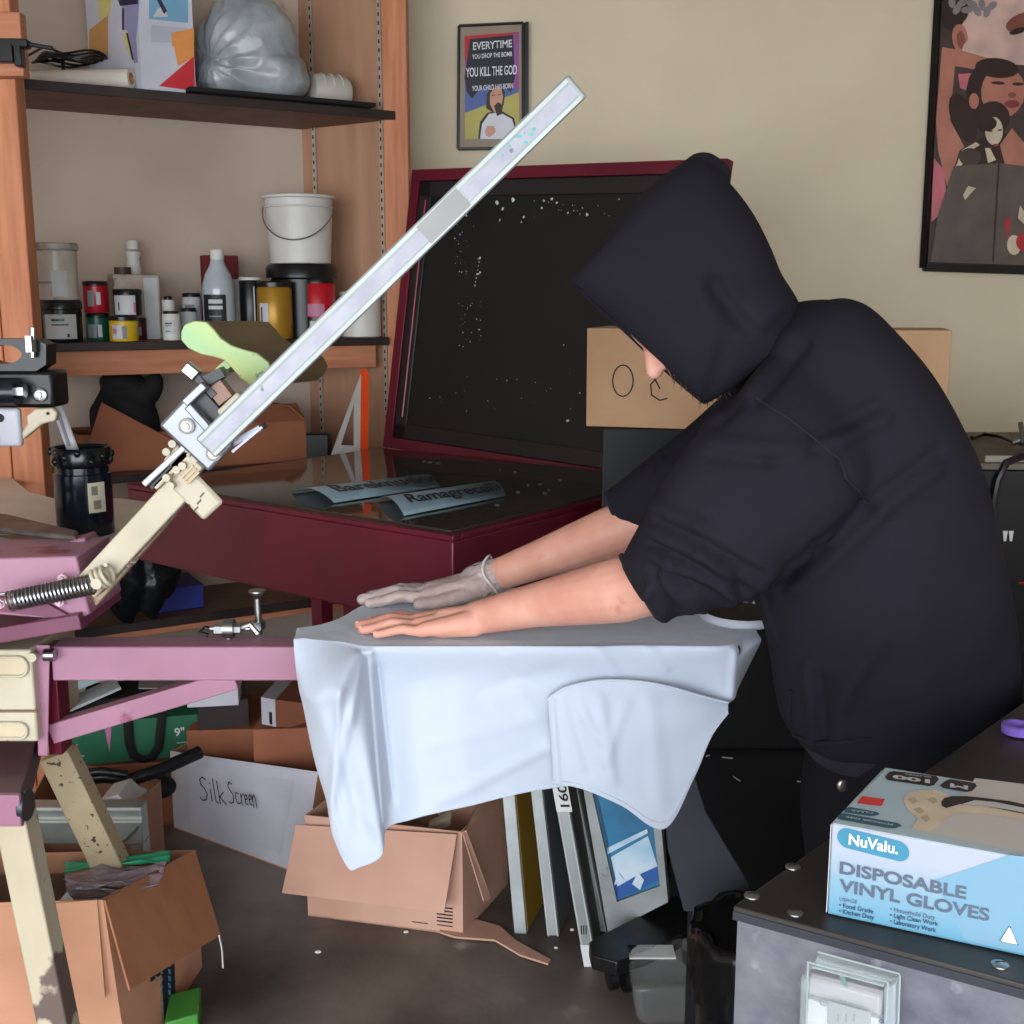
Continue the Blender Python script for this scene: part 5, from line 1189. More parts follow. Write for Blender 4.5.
# clear plastic tub on the floor
b=M(); c=G(672,1010); R0=.085
t=thing('clear_tub','clear plastic tub on the floor between the stand and the bin','tub',c)
b.hexa([c+V((-.08,-.06,0)),c+V((.08,-.06,0)),c+V((.08,.12,0)),c+V((-.08,.12,0))],[c+V((-.095,-.075,.10)),c+V((.095,-.075,.10)),c+V((.095,.13,.10)),c+V((-.095,.13,.10))]); b.build('tub',mat('clear_tub_plastic',(190,190,190),.08,alpha=.22,spec=.9),t,bevel=.02,bseg=4)
M().box(c+V((-.09,.03,.101)),(.10,0,0),(0,.05,0),(0,0,.004)).build('white_sheet',WHITEP,t)
# bin with liner
c=PY(730,960,1.95); bc=V((c.x+.05,1.95,0)); zr=PY(700,926,1.95).z
t=thing('waste_bin','black waste bin with a shiny liner folded over its rim','bin',bc)
RB=.115
M().lathe([(RB*.78,0),(RB*.8,.005),(RB*.98,zr-.03),(RB*.98,zr)],bc,n=32).build('bin_body',BLACK,t)
b=M(); n=60; rs=[]
for z_,rm in ((zr-.14,1.03),(zr-.10,1.06),(zr-.06,1.04),(zr-.02,1.07),(zr+.004,1.04),(zr+.004,.9),(zr-.10,.86)):
    rs.append([bc+V((RB*(rm+.03*math.sin(i*1.9+z_*40)+.02*math.sin(i*.7))*math.cos(2*PI*i/n),RB*(rm+.03*math.sin(i*1.9+z_*40))*math.sin(2*PI*i/n),z_+.006*math.sin(i*.8))) for i in range(n)])
b.rings(rs,cap=False); b.build('liner',mat('liner_black',(16,17,20),.2),t,smooth=180)
# dark board leaning behind the bin
b=M(); P=[PY(x,y,Yv) for x,y,Yv in ((684,912,2.14),(752,912,2.14),(749,884,2.15),(706,812,2.2),(690,760,2.22),(664,800,2.22),(668,850,2.18))]
b.prism(P,(0,.012,0)); o=b.build('leaning_board',mat('navy_grey_panel',(48,48,58),.7),None,bevel=.003)
b=M(); b.box(V((P[0].x+.01,2.143,0)),(.02,0,0),(0,.012,0),(0,0,P[0].z+.002)); b.box(V((P[1].x-.03,2.143,0)),(.02,0,0),(0,.012,0),(0,0,P[0].z+.002)); b.build('foot',BLACKM,o)
tag(o,'dark grey-blue slanted panel standing behind the black bin','panel')
# small litter
for i,(x,y,s_) in enumerate(((318,952,.006),(406,932,.005),(556,948,.004),(572,930,.004))):
    o=M().lathe([(s_,0),(s_*.6,.003)],G(x,y),n=7,sx=1.4).build('paper_crumb',WHITEP); tag(o,'tiny pale crumb of litter on the concrete floor','crumb','tiny crumbs on the floor')
# ================= CONTROL BOX + GLOVE BOX (foreground right) =================
ZC=.97
fA=PZ(733,906,ZC); fB=PZ(1024,984,ZC); fC=PZ(797,858,ZC)
du=(fB-fA).normalized();
d2=(PZ(1024,702,ZC)-fA).normalized()
lenU=1.0; lenD=1.05
cbx=thing('steel_dryer_cabinet','grey mottled steel cabinet with a screwed black lid in the right foreground','cabinet',(fA.x,fA.y,0))
P=[fA,fA+du*.55,fA+du*.55+d2*lenD,fA+d2*lenD]
ins=[P[0]+(du+d2)*.003,P[1]+(d2-du)*.003,P[2]-(du+d2)*.003,P[3]+(du-d2)*.003]
GALV=mat('mottled_galvanised',(112,112,118),.5,.25,c2=(88,88,98),scale=22,bump=.12,bscale=50,c3=(150,150,158),scale3=26,lo3=.66,hi3=.78)
M().hexa([p-Z*ZC for p in ins],[p-Z*.006 for p in ins]).build('body',GALV,cbx)
LID=mat('satin_black_lid',(52,48,46),.42,c2=(44,40,38),scale=3)
M().hexa([p-Z*.006 for p in P],P).build('lid',LID,cbx,bevel=.0015)
M().box(P[0]-Z*.0125+V((0,-.0012,0)),du*.55,(0,.001,0),Z*.008).build('lid_edge',mat('edge_dark',(40,42,50),.5),cbx)
for x,y in ((752,896),(793,867),(795,913),(1000,965),(993,1000)):
    c=PZ(x,y,ZC)
    if y>990: continue
    s_=M(); s_.lathe([(.0072,0),(.0070,.001),(.004,.0026),(.0015,.003)],c,n=20); sc=s_.build('screw',STEEL,cbx)
    M().box(c+V((-.004,-.0006,.0029)),(.008,0,0),(0,.0012,0),(0,0,.0003)).build('slot',INK,sc)
# glove box
gz=ZC+.001
A=PZ(827,914,gz); B=PZ(1024,956.5,gz); du2=(B-A).normalized()
top=PL(825,822,A,du2.cross(Z)); hB=top.z-gz
C3_=PZ(885,767,gz+hB); Dp=(C3_-V((A.x,A.y,gz+hB)))
Lb=.245
gb=thing('glove_box','pale blue cardboard box of disposable vinyl gloves on the black lid','box',A)
P0=A; P1=A+du2*Lb; P2=P1+V((Dp.x,Dp.y,0)); P3=A+V((Dp.x,Dp.y,0))
nt=None
def gboxmat():
    m=bpy.data.materials.new('glove_box_print'); m.use_nodes=True; nt=m.node_tree; N=nt.nodes; L=nt.links; bs_=N['Principled BSDF']; bs_.inputs['Roughness'].default_value=.35
    tc=N.new('ShaderNodeTexCoord'); sx=N.new('ShaderNodeSeparateXYZ'); L.new(tc.outputs['Object'],sx.inputs[0])
    mr=N.new('ShaderNodeMapRange'); mr.inputs[1].default_value=0; mr.inputs[2].default_value=hB; L.new(sx.outputs['Z'],mr.inputs[0])
    cr=N.new('ShaderNodeValToRGB'); e=cr.color_ramp.elements; e[0].position=0; e[0].color=lin((88,140,164)); e[1].position=.75; e[1].color=lin((156,161,174)); x=e.new(.4); x.color=lin((118,150,168))
    L.new(mr.outputs[0],cr.inputs[0]); L.new(cr.outputs[0],bs_.inputs['Base Color']); return m
GM=gboxmat(); GT=mat('box_top_print',(186,202,208),.3,c2=(176,194,202),scale=2)
b=M(); H_=Z*hB
b.hexa([P0,P1,P2,P3],[p+H_ for p in (P0,P1,P2,P3)]); cbm=b.build('carton',[GM,GT,pm_((216,218,226),.4)],gb,bevel=.0015)
for pl in cbm.data.polygons:
    if pl.normal.z>.9: pl.material_index=1
    elif pl.normal.dot(-du2)>.9: pl.material_index=2
nf=du2.cross(Z).normalized(); nf=nf if nf.y<0 else -nf
O=P0+nf*.0004
def gp(x,y,e=.0006): return PL(x,y,P0+nf*e,nf)
def gt(x,y,e=.0006): return PZ(x,y,gz+hB+e)
# diagonal lighter band on the front
b=M(); b.poly([gp(940,866),gp(1024,852,),gp(1040,930),gp(1040,960),gp(1000,950)][::1]);
b=M(); b.poly([gp(935,880,.0004),gp(1010,855,.0004),gp(1060,861,.0004),gp(1060,962,.0004),gp(965,940,.0004)]);
pb2=b.build('colour_band',mat('sky_band',(112,148,168),.35,c2=(104,143,164),scale=3),gb,smooth=0)
LBL=mat('logo_blue',(54,124,150),.35); DKT=mat('print_slate',(78,90,108),.4); NAV=mat('print_navy',(20,50,84),.4); WT=mat('print_white',(206,208,212),.4)
# logo pill
b=M(); cL=gp(848,838.5); cR=gp(898,851); ax_=(cR-cL); r_=(gp(848,829)-gp(848,849)).length/2; an=ax_.normalized(); vv=Z
pts=[cR+an*r_*math.sin(t_)+vv*r_*math.cos(t_) for t_ in [PI*i/12 for i in range(13)]]+[cL-an*r_*math.sin(t_)-vv*r_*math.cos(t_) for t_ in [PI*i/12 for i in range(13)]]
b.poly([p for p in pts]); lgp=b.build('logo_pill',LBL,gb,smooth=0)
def ft_(s,x0,y0,x1,y1,hpx,m_,bold,par=gb,e=.0009):
    a=gp(x0,y0,e); c=gp(x1,y1,e); hh=(gp(x0,y0-hpx,e)-a).length
    text('lettering',s,a,c-a,Z,hh,m_,par,width=(c-a).length,bold=bold,lift=.0002)
ft_('NuValu.',848.5,844,898,854,10.5,WT,.03,lgp,.0012)
ft_('DISPOSABLE',839.5,873,966,899,11.5,DKT,.026)
ft_('VINYL GLOVES',839,890.5,989,921,11.5,DKT,.026)
ft_('USAGE',839.5,900.5,857,904,3.6,DKT,.0)
ft_('• Food Grade',839,907,873,913.5,4.4,NAV,.01); ft_('• Kitchen Duty',839,913,874,919.5,4.4,NAV,.01)
ft_('• Household Duty',890,911,935,920,4.4,DKT,.005); ft_('• Light Clean Work',890,917,938,926,4.4,NAV,.01); ft_('• Laboratory Work',890,923,936,932.5,4.4,NAV,.01)
b=M(); b.poly([gp(1000,941,.0009),gp(1018,945,.0009),gp(1009.5,926,.0009)]); b.build('recycling_mark',pm_((236,240,244),.5),gb,smooth=0)
b=M(); b.tube([gp(1000,941,.0012),gp(1018,945,.0012),gp(1009.5,926,.0012)],.0004,5,closed=True); b.build('recycling_outline',NAV,gb)
# top print
def tpoly(name,pts,m_,e=.0006,par=gb):
    b=M(); P=[gt(x,y,e) for x,y in pts]
    if (P[1]-P[0]).cross(P[2]-P[1]).z<0: P=P[::-1]
    b.poly(P); return b.build(name,m_,par,smooth=0)
tpoly('grey_print_zone',[(932,820),(968,790),(975,778),(1040,786),(1040,856),(1000,848),(905,829)],mat('warm_grey_print',(206,198,192),.35,c2=(198,188,182),scale=4),.0004)
HANDP=mat('hand_print_tan',(222,204,180),.4,c2=(206,186,160),scale=24)
tpoly('printed_hand',[(903,800),(908,793),(920,790),(938,790),(950,796),(965,797),(1000,800),(1040,806),(1040,824),(1000,816),(960,812),(950,816),(940,824),(928,832),(912,828),(918,818),(908,810)],HANDP,.0008)
for i,(x,y) in enumerate(((912,800),(918,810),(925,818),(932,800))): tpoly('printed_finger',[(x-5,y-1),(x+2,y-3),(x+6,y+1),(x+1,y+4)],mat('hand_print_dark',(196,174,148),.4),.0010)
tpoly('opening',[(941,802),(944,798),(952,796),(966,796),(985,798),(1010,801),(1040,808),(1040,817),(1010,811),(985,806),(960,804),(946,808),(942,806)],mat('opening_dark',(58,46,44),.8),.0012)
tpoly('glove_inside',[(962,804),(975,800),(995,802),(1040,811),(1040,816),(1010,810),(985,806)],mat('vinyl_inside',(206,200,196),.4),.0016)
tpoly('red_sticker',[(862,796),(885,799),(881,806),(857,803)],mat('sticker_red',(222,66,64),.5),.0010)
BR=mat('badge_brown',(64,52,54),.4)
b1=tpoly('count_badge',[(889,772),(894,771),(936,776),(939,779),(934,785),(929,786),(888,780),(885,777)],BR,.0008)
b2_=tpoly('size_badge',[(945,781),(950,779),(975,783),(977,786),(972,791),(966,792),(943,788),(940,785)],BR,.0008)
b3=tpoly('clear_badge',[(845,808),(850,807),(877,812),(880,814),(874,816),(869,816),(844,812)],mat('badge_teal',(66,100,116),.4),.0008)
b4=tpoly('powder_badge',[(838,815),(843,813),(898,823),(902,826),(895,828),(888,828),(838,819)],MC['badge_teal'],.0008)
def tt2(s,x0,y0,x1,y1,h,m_,par,bold=.02):  # upside-down text on the top, read from behind
    a=gt(x0,y0,.0012); c=gt(x1,y1,.0012); u=(c-a); w_=u.length; u.normalize(); text('lettering',s,a,u,Z.cross(u),h,m_,par,width=w_,bold=bold,lift=.0002)
tt2('100',930,780,893,775,.0085,WT,b1,.04)
tt2('GLOVES',931,776.8,905,773.6,.0001+.0028,WT,b1,.01)
tt2('M',968,786,950,783.5,.009,WT,b2_,.04)
tt2('CLEAR',873,812.5,851,809.5,.0035,LW,b3,.01); tt2('POWDER FREE',893,824,846,816,.0035,LW,b4,.01)
# left end seam flap
b=M(); b.box(P0-du2*.0012+V((Dp.x,Dp.y,0))*.02,V((Dp.x,Dp.y,0))*.96,-du2*.0006,Z*hB*.97); b.build('end_flap',pm_((216,218,226),.4),gb)
# timer pack clipped to the front
tf=du.cross(Z).normalized(); tf=tf if tf.y<0 else -tf
def cp_(x,y,e): return PL(x,y,fA+tf*e,tf)
tm=thing('clear_timer_pack','clear plastic blister pack with a white timer, fixed to the cabinet front','timer',cp_(850,1020,.01))
CP=mat('clear_blister',(215,228,226),.06,alpha=.22,spec=1.0)
def cq(pts,e0,e1,m_,nm,bev=.001,par=tm):
    b=M(); P=[cp_(x,y,e0) for x,y in pts]; b.prism(P,tf*(e1-e0)); return b.build(nm,m_,par,bevel=bev)
cq([(808,962),(888,982),(884,1100),(804,1100)],.002,.026,CP,'blister_front',.003)
cq([(818,952),(900,974),(898,984),(816,962)],.002,.012,CP,'blister_top',.002)
cq([(888,978),(900,974),(897,1100),(885,1100)],.002,.018,mat('clear_edge',(196,206,210),.1,alpha=.45,spec=1),'blister_side',.002)
cq([(813,969),(886,987),(884,1012),(811,990)],.003,.010,mat('pack_card',(160,154,158),.5),'backing_card')
cq([(812,991),(886,1012),(884,1100),(808,1100)],.003,.016,pm_((186,186,190),.4),'timer_body')
cq([(828,1000),(871,1012),(870,1100),(826,1100)],.016,.0175,mat('lcd_grey',(138,138,140),.3),'display')
a=cp_(819.5,1004.5,.0172); c=cp_(826,1006,.0172); text('lettering','C',a,c-a,Z,(cp_(819,997,.0172)-a).length,DKT,tm,bold=.0)
b=M()
for i in range(7):
    p=cp_(841+i*3.6,1000.5+i*1.0,.0165); b.cbox(p,.0012,.0006,.0008)
b.build('small_print',DKT,tm)
b=M()
for x in (838,846,854):
    p=cp_(x,1018,.0178); b.cbox(p,.0012,.0006,.006)
b.build('display_digits',mat('lcd_dark',(110,112,116),.4),tm)
M().prism([cp_(839,974,.0105),cp_(845,976,.0105),cp_(848,988,.0105),cp_(843,986,.0105)],tf*.0006).build('hang_hole',mat('hole_teal',(110,140,136),.5),tm)
b=M(); q_=cp_(881,1021,.0165); b.cyl(q_,q_+tf*.001,.002,n=12); b.build('timer_button',DKT,tm)
for pts in ([(807,962),(888,982)],[(818,952),(900,974)],[(888,982),(884,1060)],[(808,962),(805,1060)],[(900,975),(897,1060)],[(812,967),(884,986)]):
    b=M(); b.tube([cp_(*pts[0],.026),cp_(*pts[1],.026)],.0009,6); b.build('blister_edge',mat('blister_edge',(170,182,182),.15,alpha=.7),tm)
# purple tape
c=PZ(1018,733,ZC+.001)
b=M(); b.lathe([(.017,0),(.020,.001),(.020,.011),(.017,.012)],c,n=28,cap=False); b.lathe([(.017,.012),(.013,.012),(.013,0),(.017,0)],c,n=28,cap=False); o=b.build('purple_tape',mat('purple_tape',(130,100,196),.35)); tag(o,'small roll of purple tape on the black lid at the right edge','tape roll')
# ================= PERSON =================
SKIN=mat('skin',(214,160,140),.5,c2=(200,138,120),scale=14,spec=.4,c3=(186,110,96),scale3=26,lo3=.66,hi3=.8)
HOOD=mat('black_fleece',(35,33,41),.95,c2=(29,27,34),scale=3,bump=.06,bscale=160,spec=.15)
TRO=mat('black_trousers',(22,22,27),.9,c2=(17,17,21),scale=4,bump=.1,bscale=90,spec=.2)
HAIR=mat('brown_hair',(96,66,50),.7,c2=(60,40,32),scale=40,stretch=(1,1,.2))
YP=1.72
per=thing('person','person in a black hooded sweatshirt leaning left, both hands flat on the T-shirt','person',(PY(900,740,YP).x,YP,0))
def ripple(o,amp,fr):
    nr=[v.normal.copy() for v in o.data.vertices]
    for v_,n0 in zip(o.data.vertices,nr): v_.co+=n0*amp*mnoise.noise(v_.co*fr)
def joint(px,py,Y): return PY(px,py,Y)
def bake(b,name,m,parent,vox,it=4,fac=.5):
    o=b.build(name,m,parent,smooth=180); fin(o,[('REMESH',dict(mode='VOXEL',voxel_size=vox)),('SMOOTH',dict(factor=fac,iterations=it))]); o.data.materials.clear(); o.data.materials.append(m)
    o.data.polygons.foreach_set('material_index',[0]*len(o.data.polygons)); return o
zs=ZS+.002
pel=joint(905,735,YP); che=joint(835,420,YP); nek=joint(775,345,YP)
HC=joint(688,297,YP)    # head centre
fdir=(joint(632,366,YP)-HC).normalized()       # where the face looks
cdir=V((fdir.z*-1,0,fdir.x)).normalized()      # towards the chin
if cdir.z>0: cdir=-cdir
sS=V((0,1,0))
# arms
SL=joint(815,405,YP-.13); EL=joint(690,572,1.62); WL=joint(476,617,1.815)
SR=joint(790,400,YP+.14); ER=joint(668,512,1.93); WR=joint(483,572,2.03)
def hand(b,W,fwd,side,ex_=0,th_side=1,flat=zs,spread=0,k=1.0):
    """palm down hand: W wrist, fwd finger direction on the plane, side towards the thumb"""
    fwd=V((fwd[0],fwd[1],0)).normalized(); side=V((-fwd.y,fwd.x,0)); side=side if side.dot(V(th_side))>0 else -side
    base=V((W.x,W.y,flat))
    P=lambda f,s,z: base+fwd*f*k+side*s+Z*z
    wz=W.z-flat
    tips=[]
    kn=[(.088,.031,.0195),(.093,.010,.0215),(.088,-.011,.0205),(.078,-.031,.017)]
    for (f,s,z) in kn: b.cap(P(.006,s*.62,wz*.92),P(f,s,z),.0205+ex_,.0118+ex_,14)
    b.cap(P(-.01,.0,wz),P(.05,.0,.026),.026+ex_,.019+ex_); b.cap(P(.0,.016,wz*.9),P(.06,.02,.018),.022+ex_,.016+ex_); b.cap(P(.0,-.018,wz*.8),P(.055,-.02,.016),.020+ex_,.015+ex_)
    L=[(.040,.026,.020),(.045,.029,.021),(.042,.027,.020),(.033,.021,.018)]
    for (f,s,z),l3,sp_,rr2 in zip(kn,L,(.10,.03,-.04,-.10),(.0088,.0092,.0088,.0078)):
        d=(1,sp_+spread*sp_); p0=(f,s,z-.004); zz=(z+.001,.0125,.0088); q_=p0; r0=rr2+.0014
        for l_,z_ in zip(l3,zz):
            n_=(q_[0]+l_*d[0],q_[1]+l_*d[1],z_); b.cap(P(*q_),P(*n_),r0+ex_,r0-.0008+ex_,14); q_=n_; r0-=.0008
        tips.append((P(*q_),r0,fwd,side))
    # thumb from the side of the palm near its base
    t0=(.012,.022,max(.02,wz*.6)); t1=(.046,.046,.018); t2=(.074,.052,.012); t3=(.098,.050,.009)
    b.cap(P(*t0),P(*t1),.017+ex_,.0125+ex_); b.cap(P(*t1),P(*t2),.0115+ex_,.0102+ex_); b.cap(P(*t2),P(*t3),.0102+ex_,.0088+ex_)
    tips.append((P(*t3),.0088,fwd,side)); return tips,base,fwd,side
WL.z=zs+.030; WR.z=zs+.040
fL=PZ(357,630,zs)-PZ(470,628,zs); fR=PZ(357,597,zs)-PZ(480,597,zs)
b=M()
tl_,bL,fwL,sdL=hand(b,WL,(-1,.10),None,th_side=(0,1,0),k=1.04)
tr_,bR,fwR,sdR=hand(b,WR,(-1,-.02),None,th_side=(0,-1,0),k=1.15)
# forearms and upper arms
def limb(pts,rs,n=20):
    for (a,c),(r0,r1) in zip(zip(pts,pts[1:]),zip(rs,rs[1:])): b.cap(a,c,r0,r1,n)
mL=EL.lerp(WL,.45); mR=ER.lerp(WR,.45)
limb([SL,EL],[.050,.047]); limb([EL,EL.lerp(WL,.3)+Z*-.004,EL.lerp(WL,.7),WL],[.047,.050,.035,.0275])
limb([SR,ER],[.050,.046]); limb([ER,ER.lerp(WR,.3),ER.lerp(WR,.7),WR],[.046,.046,.034,.0270])
# trunk, neck
b.cap(pel,pel.lerp(che,.45),.12,.115,24); b.cap(pel.lerp(che,.45),che,.115,.12,24); b.cap(che+V((0,-.10,0)),che+V((0,.10,0)),.11,.11,20); b.cap(SL+V((.02,.03,-.01)),SR+V((.02,-.03,-.01)),.055,.055,20)
b.cap(che,nek,.07,.058); b.cap(nek,HC+cdir*.05-fdir*.03,.056,.055)
# head
q=V((0,0,-1)).rotation_difference(cdir).to_matrix()
fx=fdir
Rm=Matrix((fx,sS,-cdir)).transposed()
def hp(f,s,c): return HC+fx*f+sS*s+cdir*c
b.sph(HC,.098,.076,.112,R=Rm,n=36,k=24); b.sph(hp(.035,0,.045),.060,.058,.075,R=Rm,n=24,k=16); b.sph(hp(-.02,0,-.02),.098,.080,.095,R=Rm,n=24,k=16)
b.cap(hp(.085,0,-.005),hp(.112,0,.030),.008,.0135); b.sph(hp(.100,.010,.034),.009,.008,.007); b.sph(hp(.100,-.010,.034),.009,.008,.007)
b.cap(hp(.090,-.018,.058),hp(.090,.018,.058),.008,.008); b.cap(hp(.089,-.016,.066),hp(.089,.016,.066),.008,.008); b.sph(hp(.072,0,.098),.024,.026,.022)
for s in (-1,1):
    b.sph(hp(.078,s*.03,-.012),.014,.016,.010,R=Rm); b.cap(hp(.088,s*.014,-.026),hp(.082,s*.045,-.024),.006,.005)
    b.sph(hp(-.005,s*.080,.008),.020,.008,.030,R=Rm)
# legs
hL=joint(915,760,YP-.10); hR=joint(890,760,YP+.10)
kL=V((hL.x-.03,YP-.11,.48)); kR=V((hR.x+.02,YP+.14,.48)); aL=V((hL.x+.02,YP-.12,.09)); aR=V((hR.x+.05,YP+.16,.09))
for h_,k_,a_ in ((hL,kL,aL),(hR,kR,aR)): b.cap(h_,k_,.085,.055,20); b.cap(k_,a_,.055,.036,20); b.cap(a_,a_+V((-.15,0,-.05)),.036,.026,14)
body=bake(b,'body',SKIN,per,.0031,3,.45)
# fingernails on the bare hand
NAIL=mat('nail',(232,186,172),.3)
for tip,r_,fw,sd in tl_[:4]:
    b=M(); b.sph(tip+Z*r_*.62+fw*.001,.0062,.0052,.0024,R=Matrix((fw,sd,Z)).transposed(),n=12,k=8); b.build('fingernail',NAIL,body)
# eyes, lips
for s in (-1,1):
    b=M(); b.sph(hp(.080,s*.03,-.010),.012); b.build('eye',pm_((232,230,226),.2),body)
    b=M(); b.sph(hp(.0895,s*.03,-.008),.0035,.006,.006,R=Rm); b.build('iris',pm_((60,44,34),.2),body)
b=M(); b.cap(hp(.095,-.016,.060),hp(.095,.016,.060),.005,.005); b.build('lips',pm_((180,100,92),.5),body)
# beard and hair under the hood edge
b=M(); rb=random.Random(5)
for i in range(420):
    u=rb.uniform(0,1); s=rb.uniform(-1,1)
    root=hp(.062+.03*rb.random()-.03*abs(s),s*.055,.045+.055*u); d=(cdir*.8+fx*.5+sS*s*.25+V((rb.uniform(-.3,.3),rb.uniform(-.3,.3),rb.uniform(-.3,.3)))).normalized()
    l_=.022+.022*rb.random(); p1=root+d*l_*.5+fx*.002*rb.uniform(-1,1); p2=root+d*l_+V((rb.uniform(-.005,.005),0,rb.uniform(-.004,.004)))
    b.tube([root,p1,p2],[.0011,.0009,.0002],4)
o=b.build('beard',HAIR,per); o['kind']='stuff'
b=M(); b.sph(hp(-.02,0,-.03),.103,.086,.100,R=Rm,n=24,k=16); b.build('hair',HAIR,per)
b=M()
for i in range(26):
    s=rb.uniform(-1,-.2); root=hp(.05+.02*rb.random(),s*.07,.0+.03*rb.random()); p2=root+cdir*(.03+.03*rb.random())+fx*(.03+.015*rb.random()); b.tube([root,root.lerp(p2,.5)+fx*.012,p2],[.0012,.0011,.0003],4)
o=b.build('hair_strand',HAIR,per); o['kind']='stuff'
# glove on the far hand
b=M(); hand(b,WR,(-1,-.02),None,ex_=.0022,th_side=(0,-1,0),k=1.15)
b.cap(WR+V((-.012,0,0)),WR.lerp(ER,.06),.0300,.0335,24)
GLV=mat('clear_vinyl',(222,220,220),.16,alpha=.46,spec=1.0,c2=(196,194,194),scale=30,bump=.9,bscale=70)
gl=bake(b,'vinyl_glove',GLV,per,.0030,2,.4)
gl['label']='clear vinyl glove on the far hand'
a_=WR.lerp(ER,.065); ax=(ER-WR).normalized(); e1=ax.cross(Z).normalized(); e2=ax.cross(e1)
b=M(); b.tube([a_+e1*.0375*math.cos(2*PI*i/32)+e2*.0375*math.sin(2*PI*i/32)+ax*.004*math.sin(6*PI*i/32) for i in range(32)],.0022,8,closed=True); b.build('glove_rim',mat('vinyl_rim',(222,220,214),.25,alpha=.85),gl)
b=M()
for k_ in range(4):
    p=bR+fwR*(.035+.007*k_)+sdR*.047+Z*.026; b.tube([p+sdR*-.010+Z*.004,p,p+sdR*.006-Z*.008],.0009,5)
o=b.build('glove_crease',mat('crease_shine',(240,238,236),.15,alpha=.6),gl); o['kind']='stuff'
# ---- sweatshirt ----
def loft(b,rings,n=36,pw=2.3,sub=5):
    """rings: (ax,ay,bx,by,Y,depth radius) silhouettes at distance Y"""
    R_=[]
    for x0,y0,x1,y1,Y,rd_ in rings:
        a=PY(x0,y0,Y); c=PY(x1,y1,Y); R_.append(((a+c)/2,(c-a)/2,rd_))
    out=[]; K=len(R_)-1
    for s in range(K*sub+1):
        t=s/(K*sub); c=catmull([r[0] for r in R_],t); u=catmull([r[1] for r in R_],t); w=catmull([r[2] for r in R_],t)
        rg=[]
        for i in range(n):
            a=2*PI*i/n; ca,sa=math.cos(a),math.sin(a); rg.append(c+u*(abs(ca)**(2/pw)*(1 if ca>0 else -1))+V((0,1,0))*w*(abs(sa)**(2/pw)*(1 if sa>0 else -1)))
        out.append(rg)
    d=[u-v for u,v in zip(out[1],out[0])]
    cr=(out[0][1]-out[0][0]).cross(out[0][n//2]-out[0][0]);
    if cr.dot(sum(out[1],V((0,0,0)))/n-sum(out[0],V((0,0,0)))/n)<0: out=[r[::-1] for r in out]
    b.rings(out); return b
b=M()
loft(b,[(800,738,990,702,YP,.165),(786,728,1006,688,YP,.175),(778,700,1006,652,YP,.185),(770,640,1000,600,YP,.195),(754,590,988,545,YP,.205),(746,520,974,488,YP,.215),(740,450,950,430,YP,.225),(744,390,918,374,YP,.225),(754,345,882,332,YP,.20),(770,318,856,306,YP,.15),(786,306,836,297,YP,.09)])
# near sleeve
loft(b,[(785,350,895,425,YP-.10,.10),(742,388,866,488,YP-.155,.11),(702,430,840,528,YP-.18,.105),(668,476,796,570,YP-.175,.095),(642,520,745,600,1.565,.086),(628,545,700,607,1.59,.077),(622,556,674,614,1.615,.066),(619,564,654,614,1.635,.057)],pw=2.1)
# far sleeve
loft(b,[(770,350,850,440,YP+.12,.10),(720,400,790,480,YP+.19,.10),(672,440,750,530,1.93,.09),(632,472,700,552,1.95,.076),(608,490,640,552,1.97,.062),(604,495,626,550,1.975,.056)],pw=2.1)
swt=bake(b,'sweatshirt',HOOD,per,.006,10,.5)
def px_of(p):
    r_=p-CAM; zc=r_.y*cp-r_.z*sp; return 512+F*r_.x/zc,512-F*(r_.y*sp+r_.z*cp)/zc
def folds_on(o,fl_,ok,dirv=V((0,-1,0))):
    wl=wloc(o); nrm=[v.normal.copy() for v in o.data.vertices]
    for v_,n0 in zip(o.data.vertices,nrm):
        p=v_.co+wl
        if not ok(p,n0): continue
        px,py=px_of(p); dd_=0
        for x0,y0,x1,y1,w_,h_ in fl_:
            dx,dy=x1-x0,y1-y0; q_=((px-x0)*dx+(py-y0)*dy)/(dx*dx+dy*dy)
            if q_<-.4 or q_>1.4: continue
            qc=min(max(q_,0),1); d=math.hypot(px-x0-dx*qc,py-y0-dy*qc)
            if d<w_*3.2: dd_+=h_*math.exp(-(d/(w_*1.25))**2)
        if dd_: v_.co+=(n0*.6+dirv*.4)*dd_*1.35
near=[ # folds of the near sleeve and the body, in photo coordinates
 (634,548,672,562,5,.013),(672,562,748,600,6,.011),(640,558,690,585,4,-.010),(690,578,745,606,4,-.008),
 (646,530,700,552,5,.011),(700,552,772,592,6,.010),(650,542,740,588,4,-.009),
 (628,568,650,590,4,.010),(650,590,664,614,5,.011),(640,585,652,612,3,-.008),
 (662,578,690,606,5,.012),(656,575,678,608,3,-.010),(690,590,704,610,4,.009),
 (655,508,700,525,6,.009),(700,525,790,585,7,.008),(660,520,760,572,4,-.007),
 (712,558,735,600,6,.011),(738,570,744,602,4,-.008),
 (712,455,770,462,5,-.007),(770,462,830,446,4,-.005),(715,445,800,452,8,.006),
 (738,372,700,420,7,.008),(762,345,724,402,6,-.009),(788,335,748,392,7,.010),(805,345,760,400,5,-.007),(742,400,716,425,4,-.006),
 (880,405,815,435,5,-.008),(885,418,830,446,6,.007),(868,508,820,550,6,-.010),(820,550,760,602,6,-.010),(880,512,800,585,8,.008),
 (940,450,868,505,5,-.006),(935,470,880,508,7,.006),(840,460,868,508,3,-.004),
 (900,545,960,560,10,.004),(880,640,840,700,9,.006),(806,670,816,740,6,.009),(820,680,824,745,5,-.008),(850,670,838,745,10,.005),(912,600,935,720,16,.004),(790,560,770,640,10,-.005)]
